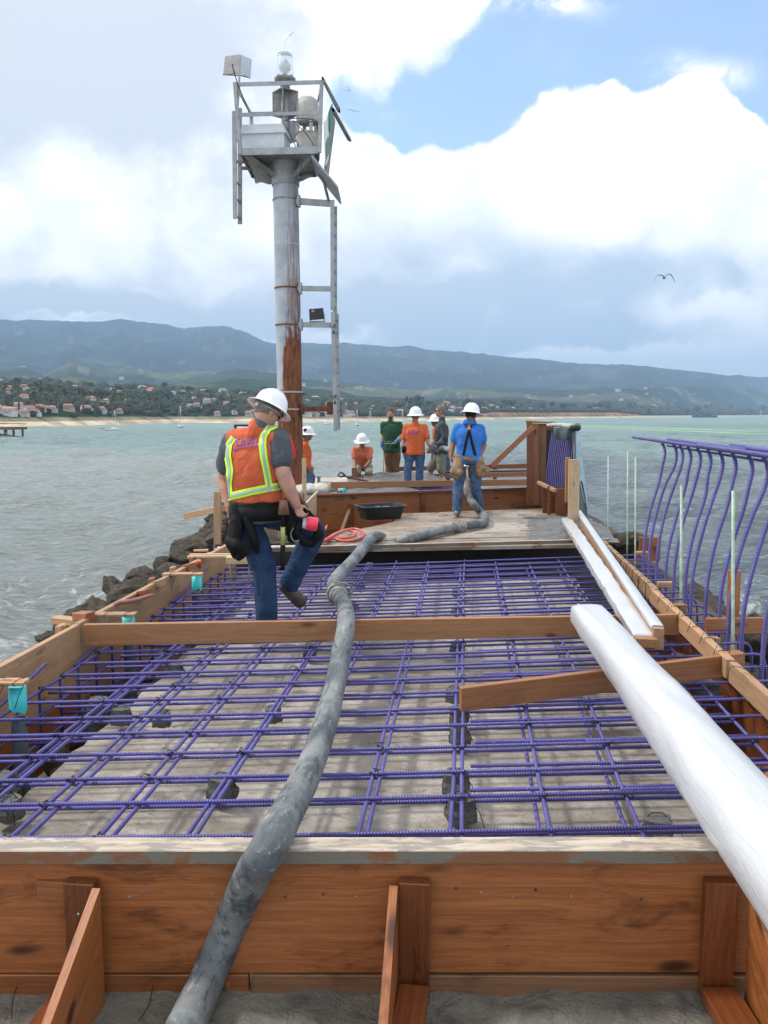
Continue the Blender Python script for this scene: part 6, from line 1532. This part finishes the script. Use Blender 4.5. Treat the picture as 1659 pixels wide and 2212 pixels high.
def cloth_text(s,bvh,o0,ux,uy,size,mat,par,shear=.15):
    """lettering printed on cloth: text laid over the surface, o0 photo origin, ux/uy axes"""
    cu=bpy.data.curves.new('t','FONT'); cu.body=s; cu.size=1; cu.resolution_u=3; cu.shear=shear; cu.offset=.012
    o=bpy.data.objects.new('t',cu); COL.objects.link(o); me=bpy.data.meshes.new_from_object(o.evaluated_get(bpy.context.evaluated_depsgraph_get())); bpy.data.objects.remove(o); me.materials.clear()
    bm=bmesh.new(); bm.from_mesh(me); bmesh.ops.triangulate(bm,faces=bm.faces); bmesh.ops.subdivide_edges(bm,edges=bm.edges[:],cuts=1); bad=[]
    for v in bm.verts:
        x=o0[0]+(v.co.x*ux[0]+v.co.y*uy[0])*size; y=o0[1]+(v.co.x*ux[1]+v.co.y*uy[1])*size; p,n=cast(bvh,x,y,.006)
        if p is None: bad.append(v)
        else: v.co=p
    bmesh.ops.delete(bm,geom=bad,context='VERTS'); bm.to_mesh(me); bm.free(); return link('lettering',me,mat,par,None,False)
def bvh_of(o):
    me=o.data; M=wmat(o); return BVHTree.FromPolygons([M@v.co for v in me.vertices],[tuple(p.vertices) for p in me.polygons])
def child(t,n): return [c for c in COL.objects if c.parent==t and c.name.split('.')[0]==n][0]
def pouch(name,pts,rads,mat,par,vox=.012,d=.006):
    m=MB()
    for (a,b),(r0,r1) in zip(zip(pts,pts[1:]),zip(rads,rads[1:])): m.cap(a,b,r0,r1)
    return link(name,remesh(m,vox,2,d,10),mat,par,None,True)
# ---- worker in the vest
def worker():
    Y=6.22
    J=dict(head=(580,888,-.10+.08),neck=(563,917,-.04),shL=(505,955,.08),shR=(600,948,-.04),elL=(484,1036,.14),wrL=(497,1092,.06),handL=(503,1122,.06),
           elR=(611,1022,-.10),wrR=(639,1090,-.07),handR=(652,1118,-.05),hpL=(530,1112,0),hpR=(584,1110,.03),knL=(571,1228,.02),anL=(577,1352,0),knR=(680,1150,.34),anR=(624,1262,.30))
    t,g,D=person('worker in an orange safety vest and white hard hat stepping across the rebar',Y,J,(.45,.9,0),dict(shirt=C_GREYT,pants=C_JEANS,hup=(.38,.42,1),hf=(.75,.75,-.5),hair=M_HAIRG,hatscale=.93,vox=.009,hat=1,
        width=1.10,sleeve=.70,thumbR=(.5,.6,-.2),palmR=(.5,-.1,-.7),curlR=.95,curlL=.6,thumbL=(.6,.5,0),bigbelt=1,boot=1.2,arm=1.32,legw=1.16,toeR=(.62,.15,-.62),toeL=(.3,.95,0),beltz=.13,face=0,s=1.0))
    m=MB(); D['torso'](m,.040,.18,1.0); sh=D['sh']
    for S in 'LR': m.cap(sh.lerp(g['sh'+S],.35),sh.lerp(g['sh'+S],.86),.098,.096)
    m.cap(sh,sh.lerp(g['neck'],.72),.092,.084)
    ve=link('safety_vest',remesh(m,.009,4,.010,6.5,.8),C_VEST,t,None,True); B=bvh_of(ve)
    # lime and silver tape
    for path,w in (([(597,918),(580,926),(570,942),(567,962),(570,990),(576,1020),(581,1050),(582,1062)],15),([(506,946),(496,960),(493,985),(498,1015),(495,1045),(497,1068)],14)):
        ribbon('lime_tape',B,path,w,C_LIME,ve,.007); ribbon('silver_tape',B,path,w*.36,C_SILV,ve,.011)
    for w,mt,of in ((17,C_LIME,.008),(6.5,C_SILV,.012)): ribbon('lime_tape' if mt is C_LIME else 'silver_tape',B,[(484,1075),(510,1070),(545,1061),(580,1054),(612,1049),(624,1048)],w,mt,ve,of)
    cloth_text('Lavin',B,(508,963),(1,-.10),(-.0,-1),23,M_PURTXT,ve,.25)
    ribbon('lettering',B,[(504,972),(520,968),(550,964),(560,962)],2.2,M_PURTXT,ve,.006)
    # open front flap of the vest hanging by the right arm
    def f(a,b,c): return Q(a,b,Y+c)
    rows=[[f(606,929,.10),f(614,934,.16),f(620,938,.22)],[f(614,945,.12),f(624,948,.2),f(630,955,.26)],[f(617,965,.13),f(628,968,.22),f(635,975,.28)],[f(618,982,.13),f(628,985,.22),f(634,988,.28)],[f(620,996,.14),f(625,995,.2),f(629,993,.25)]]
    rr=[spline(r,4) for r in rows]; cols=[spline([r[i] for r in rr],4) for i in range(len(rr[0]))]; grid=[[cols[i][j] for i in range(len(cols))] for j in range(len(cols[0]))]
    o=link('vest_flap',sheet(grid),C_VESTR,ve,None,True); s=o.modifiers.new('s','SOLIDIFY'); s.thickness=.012
    # hat suspension and sunglasses
    hd,hf,hu,hs=D['hd'],D['hf'],D['hu'],D['hs']
    m=MB(); m.lathe(hd+hu*.0,hu,[(.094,-.012),(.099,-.012),(.099,.016),(.094,.016)],24,1.12,hf); m.obj('headband',M_GALVD,t,True)
    m=MB(); m.lathe(hd-hf*.108+hu*.0,-hf,[(0,.012),(.018,.012),(.02,.0)],14); m.obj('hat_knob',M_GREYPAINT,t,True)
    m=MB(); 
    for q in(-1,1): m.ell(hd+hf*.094+hs*q*.036+hu*.012,(.030,.012,.020),Matrix((hs,hf,hu)).transposed(),12,8); m.tube([hd+hf*.09+hs*q*.06+hu*.014,hd+hf*.02+hs*q*.088+hu*.012],.006,6)
    m.obj('sunglasses',M_DARK,t,True)
    # second belt and tool bags
    up=D['up']; c=D['pel']
    def fr_(u,w,d,h,mat,name): 
        cc=D['pel'].lerp(D['sh'],u); fd=D['fr'](D['sp']); m=MB(); m.loft([(cc-up*h,D['sp']*w,fd*d,.85),(cc+up*h,D['sp']*w,fd*d,.85)],26); return m.obj(name,mat,t,True)
    fr_(.03,.222,.168,.055,M_DARK,'tool_belt'); fr_(.13,.214,.160,.03,M_DARK,'tool_belt')
    b=pouch('tool_pouch',[f(512,1095,-.10),f(510,1140,-.14),f(506,1172,-.16),f(512,1196,-.15)],[.045,.055,.065,.045],M_DARK,t)
    pouch('pouch_pocket',[f(496,1170,-.20),f(512,1178,-.22),f(528,1190,-.20),f(516,1205,-.18)],[.04,.05,.042,.025],M_DARK,b)
    pouch('pouch_flap',[f(534,1120,-.12),f(548,1165,-.13),f(556,1192,-.12)],[.04,.038,.02],M_DARK,b)
    b=pouch('tool_pouch',[f(616,1092,.04),f(630,1114,.04),f(636,1140,.02),f(632,1160,.02)],[.06,.07,.065,.045],M_DARK,t)
    pouch('pouch_pocket',[f(660,1100,.10),f(682,1130,.12),f(690,1156,.12),f(672,1174,.10),f(652,1172,.06)],[.022,.032,.036,.034,.022],M_DARK,b)
    pouch('strap',[f(636,1062,.08),f(648,1078,.10),f(662,1096,.12)],[.022,.024,.022],M_BRNL,b)
    # hammer in its loop
    h=root('hammer',f(611,1140,-.12),'hammer hanging by its brown leather loop from the vested worker\'s belt','hammer')
    m=MB(); m.tube([f(612,1080,-.14),f(613,1112,-.15)],[.03,.045],12); attach(m.obj('leather_loop',M_BRNL,h,True),None)
    m=MB(); m.tube([f(611,1108,-.15),f(611,1140,-.14)],.015,10); m.obj('neck',M_DARK,h,True)
    m=MB(); m.tube([f(611,1138,-.14),f(611,1178,-.13)],.017,10); m.obj('yellow_grip',M_LIMEH,h,True)
    m=MB(); m.tube([f(611,1177,-.13),f(611,1215,-.12),f(610,1232,-.12)],[.019,.019,.016],10); m.obj('handle',M_DARK,h,True)
    # tape tool held in the right hand
    k=root('strapping_tool',f(660,1130,-.02),'hand tool with a bright red drum held in the vested worker\'s right hand','tool')
    m=MB(); m.lathe(f(662,1130,-.02),(1,.15,-.15),[(0,0),(.050,0),(.054,.01),(.054,.075),(.046,.088),(0,.088)],26); auto(m.obj('red_drum',M_PINK,k))
    m=MB(); m.lathe(f(654,1130,-.02),(1,.15,-.15),[(0,0),(.040,0),(.044,.035),(0,.035)],20); auto(m.obj('grey_collar',M_GREYPAINT,k))
    m=MB(); m.cap(f(650,1128,-.02),f(640,1152,-.04),.030,.026); m.cap(f(640,1152,-.04),f(655,1165,-.04),.026,.02); link('tool_body',remesh(m,.009,2),M_DARK,k,None,True)
    m=MB(); m.tube(spline([f(634,1140,-.06),f(628,1155,-.06),f(634,1168,-.06),f(646,1168,-.06)],5),.005,6); m.obj('wire_loop',M_STEEL,k,True)
    m=MB(); m.tube(spline([f(497,1128,-.1),f(489,1142,-.1),f(492,1158,-.1),f(505,1154,-.1)],5),.0035,5); m.tube([f(497,1128,-.1),f(495,1170,-.1)],.004,5); m.obj('cord',M_DARK,t,True)
    m=MB(); m.lathe(f(499,1125,-.04),(1,0,-.2),[(.03,-.008),(.036,-.008),(.036,.008),(.03,.008)],16); m.obj('wrist_band',M_PINK,t,True)
worker()
def blueman():
    Y=12.72
    J=dict(head=(1018,896,-.02),neck=(1016,913,0),shL=(990,925,0),shR=(1038,927,0),elL=(978,961,.02),wrL=(973,988,-.06),handL=(979,1004,-.1),elR=(1045,962,.06),wrR=(1037,984,-.02),handR=(1033,993,-.06),
           hpL=(1001,994,0),hpR=(1026,994,0),knL=(989,1050,-.02),anL=(987,1101,0),knR=(1028,1051,.05),anR=(1036,1096,.25))
    t,g,D=person('worker in a bright blue t-shirt, black suspenders and tan tool bags standing on the deck',Y,J,(.1,1,0),dict(shirt=C_BLUE,pants=C_JEANL,skin=M_SKIND,hup=(.1,.18,1),hf=(.35,1,-.15),hatscale=.98,sleeve=.72,thumbL=(.3,1,0),thumbR=(-.3,1,0),belt=M_BRNL,bigbelt=1,beltz=.06,face=0,puff=.012,boots=M_GALVD,hair=M_DARK,wr=.008))
    B=bvh_of(child(t,'shirt'))
    su=ribbon('suspender',B,[(1007,912),(1009,918),(1013,930),(1008,950),(1004,970),(1001,984)],5.5,M_DARK,t,.006)
    su=ribbon('suspender',B,[(1020,912),(1018,918),(1013.5,930),(1018,950),(1023,970),(1027,984)],5.5,M_DARK,t,.007)
    ribbon('suspender_patch',B,[(1013.5,917),(1013.5,929)],6,plain('orange_leather',(.45,.17,.08),.6),t,.012)
    def f(a,b,c): return Q(a,b,Y+c)
    m=MB(); m.loft([(f(1015,906,-.0),V((.085,0,0)),V((0,.085,0)),1),(f(1015,917,.0),V((.11,0,0)),V((0,.10,0)),1)],18); m.obj('collar',C_BLUE,t,True)
    a=pouch('tool_bag',[f(991,990,-.08),f(988,1010,-.12),f(986,1024,-.12)],[.07,.095,.085],M_TANL,t); pouch('bag_pocket',[f(980,1018,-.18),f(992,1020,-.2)],[.06,.06],M_TANL,a)
    a=pouch('tool_bag',[f(1034,990,-.04),f(1037,1008,-.08),f(1036,1022,-.08)],[.07,.085,.07],M_TANL,t); pouch('bag_pocket',[f(1046,1010,-.1),f(1052,1016,-.1),f(1044,1026,-.1)],[.045,.05,.045],M_TANL,a)
    pouch('back_pad',[f(1006,993,-.15),f(1022,995,-.15)],[.04,.04],M_BRNL,t)
    h=root('hammer',f(1009,1030,-.2),'wooden handled hammer hanging behind the man in blue','hammer')
    m=MB(); m.tube([f(1009,1010,-.2),f(1009.5,1040,-.2),f(1009,1068,-.2)],[.014,.017,.019],10); m.obj('handle',M_TANL if False else W_TAN,h,True)
    m=MB(); m.tube([f(1002,1006,-.2),f(1013,1008,-.2)],[.015,.02],10); m.obj('head',M_STEEL,h,True)
blueman()
def orangeman():
    Y=16.7
    J=dict(head=(897.5,898,-.02),neck=(896.5,911,0),shL=(879,924,0),shR=(916,924,0),elL=(871,956,0),wrL=(872,975,-.05),handL=(872,988,-.05),elR=(925,955,-.03),wrR=(933,972,-.1),handR=(935,987,-.12),
           hpL=(887,977,0),hpR=(907,977,0),knL=(881,1014,0),anL=(880,1053,0),knR=(907,1014,0),anR=(905,1053,0))
    t,g,D=person('worker seen from behind in an orange printed t-shirt, jeans and white hard hat',Y,J,(.05,1,0),dict(shirt=C_ORANGE,pants=C_JEANL,hf=(.1,1,0),hup=(0,-.05,1),hatscale=1.0,face=0,gloveL=M_DARK,gloveR=C_GLOVEG,sleeve=.75,puff=.010,width=1.0,wr=.008,hair=M_HAIRG,curlR=.25,curlL=.3,beltz=.0))
    cloth_text('Lavin',bvh_of(child(t,'shirt')),(880,937),(1,0),(0,-1),13,M_PURTXT,child(t,'shirt'),.25)
orangeman()
def greenman():
    Y=18.1
    J=dict(head=(843.5,894,0),neck=(844,909,.02),shL=(829,918,0),shR=(863,918,.03),elL=(827,943,.02),wrL=(826,963,0),handL=(827,975,0),elR=(866,942,-.02),wrR=(857,953,-.22),handR=(848,957,-.28),
           hpL=(838,972,0),hpR=(856,972,0),knL=(840,1008,0),anL=(841,1042,0),knR=(855,1008,0),anR=(856,1042,0))
    t,g,D=person('smiling bareheaded man in a dark green t-shirt and brown trousers facing the camera',Y,J,(.12,-1,0),dict(shirt=C_GREEN,pants=C_BROWN,hf=(.15,-1,-.05),hat=0,fullhair=1,beard=1,gloveL=C_GLOVE,gloveR=C_GLOVE,sleeve=.7,curlL=.4,curlR=.2,palmR=(0,0,-1),s=1.0,hair=M_HAIR))
    stick('thin_rod',[Q(827.5,972,Y-.1),Q(829,1036,Y-.1)],.009,M_GALV,'thin pale rod held by the man in green','rod')
    t2=root('trowel',Q(843,957,Y-.36),'small steel float held by the man in green','trowel'); m=MB(); m.box(Q(842,958,Y-.37),(.24,.09,.012)); m.obj('blade',M_GALV,t2); m=MB(); m.tube([Q(838,955,Y-.37),Q(847,954,Y-.37)],.013,8); m.obj('handle',M_BRNL,t2,True)
greenman()
def greyman():
    Y=17.5
    J=dict(head=(950.5,889,0),neck=(955,904,.0),shL=(955,918,-.17),shR=(953,917,.17),elL=(961,944,-.24),wrL=(948,958,-.28),handL=(941,963,-.26),elR=(945,945,.16),wrR=(938,962,-.05),handR=(936,968,-.05),
           hpL=(953,975,-.08),hpR=(951,975,.08),knL=(953,1012,-.10),anL=(955,1042,-.06),knR=(931,1008,.08),anR=(931,1030,.1))
    t,g,D=person('grey haired man in a charcoal sweater and khaki shorts turned left, gripping the hose',Y,J,(-1,-.15,0),dict(shirt=C_GREYS,pants=C_SHORT,hf=(-1,-.1,0),hat=0,fullhair=1,sleeve=2,leg=.6,gloveL=C_GLOVEG,gloveR=C_GLOVEG,curlL=.9,curlR=.9,hair=M_HAIRG,sock=1,boots=M_BOOT,thumbL=(0,0,1),palmL=(0,-.2,-1),width=1.02,puff=.01,beltz=.0))
    hd,hf,hu,hs=D['hd'],D['hf'],D['hu'],D['hs']; m=MB()
    for q in(-1,1): m.ell(hd+hf*.096+hs*q*.034+hu*.012,(.028,.010,.017),Matrix((hs,hf,hu)).transposed(),10,6); m.tube([hd+hf*.09+hs*q*.058+hu*.014,hd+hf*.0+hs*q*.084+hu*.012],.005,5)
    m.obj('glasses',M_DARK,t,True)
greyman()
def hiddenman():
    Y=18.7
    J=dict(head=(941,911,0),neck=(946,924,0),shL=(948,930,-.1),shR=(940,930,.14),elL=(938,952,-.2),wrL=(930,968,-.25),elR=(940,955,.15),wrR=(934,972,.0),hpL=(962,985,-.08),hpR=(960,985,.08),knL=(965,1015,-.08),anL=(966,1045,-.06),knR=(960,1015,.08),anR=(958,1045,.08))
    person('worker in a white hard hat mostly hidden behind the man in charcoal',Y,J,(-1,-.3,0),dict(shirt=C_ORANGE,pants=C_JEANL,skin=M_SKIND,hf=(-1,-.3,-.15),hatscale=.95,s=.95,width=.92,sleeve=.8))
hiddenman()
def kneelman():
    Y=17.5
    J=dict(head=(782,954,-.30),neck=(782,966,-.18),shL=(766,972,-.16),shR=(798,972,-.14),elL=(766,996,-.25),wrL=(767,1011,-.42),handL=(768,1020,-.5),elR=(799,998,-.25),wrR=(788,1008,-.46),handR=(779,1011,-.5),
           hpL=(775,1006,.12),hpR=(792,1006,.12),knL=(772,1020,-.28),anL=(772,1030,.15),knR=(797,1019,-.28),anR=(798,1030,.15))
    person('kneeling worker in a salmon t-shirt, khaki trousers and white hard hat bent over the concrete',Y,J,(0,-1,0),dict(shirt=C_SALMON,pants=C_KHAKI,hf=(.1,-1,-.35),hup=(0,-.25,1),skin=M_SKIND,sleeve=.75,s=.95,hatscale=.96,toeL=(0,.7,-.3),toeR=(0,.7,-.3),puff=.01))
    t=root('wood_block',Q(765,1016,Y-.5),'small grey timber block under the hand of the kneeling worker','wood block'); board('block',Q(766,1034,Y-.55),Q(765,1010,Y-.55),.10,.08,W_BROWN,t,side=(1,0,0))
    tag(board('wood_post',Q(802,1034,Y+.2),Q(802,1004,Y+.2),.05,.04,W_BROWN,side=(1,0,0)),'short dark post just right of the kneeling worker','post')
kneelman()
def leftman():
    Y=16.6
    J=dict(head=(664,940,0),neck=(660,953,0),shL=(659,963,-.17),shR=(657,962,.17),elL=(659,992,-.2),wrL=(668,1010,-.22),elR=(655,990,.2),wrR=(668,1008,.15),hpL=(660,1018,-.1),hpR=(659,1018,.1),knL=(671,1046,-.1),anL=(660,1054,-.1),knR=(673,1030,.12),anR=(671,1052,.12))
    t,g,D=person('orange shirted worker with a dark hat emblem, half hidden behind the rusty pole',Y,J,(1,-.1,0),dict(shirt=C_ORANGE,pants=C_JEANL,skin=M_SKIND,hf=(1,-.15,-.1),sleeve=1.2,s=.98,hatscale=1.0,curlL=.6,boots=M_TANL,width=.95,beltz=0))
    c=g['head']+D['hu']*.075; d=V((-.25,-1,.25)).normalized(); s_=d.cross(V((0,0,1))).normalized(); u=s_.cross(d)
    m=MB(); pts=[(-.035,.035),(.035,.035),(.035,-.005),(0,-.045),(-.035,-.005)]; o=c+d*.121
    m.add([o+s_*x+u*y for x,y in pts]+[o+s_*x+u*y-d*.02 for x,y in pts],[(0,1,2,3,4),(9,8,7,6,5)]+[(i,(i+1)%5,(i+1)%5+5,i+5) for i in range(5)]); m.obj('hat_emblem',M_DARK,child(t,'hard_hat'))
leftman()
# ------------------------------------------------------------------ haze
def haze():
    mb=MB(); mb.box((0,4000,(-7.5+640)/2-.0),(12800,12600,647.5)); o=mb.obj('haze',None)
    m=bpy.data.materials.new('haze_air'); m.use_nodes=True; n=m.node_tree; n.nodes.clear(); out=n.nodes.new('ShaderNodeOutputMaterial'); v=n.nodes.new('ShaderNodeVolumePrincipled')
    v.inputs['Color'].default_value=(.45,.69,1.0,1); v.inputs['Density'].default_value=.00023; v.inputs['Anisotropy'].default_value=.0
    n.links.new(v.outputs[0],out.inputs['Volume']); o.data.materials.append(m); o['kind']='stuff'
haze()
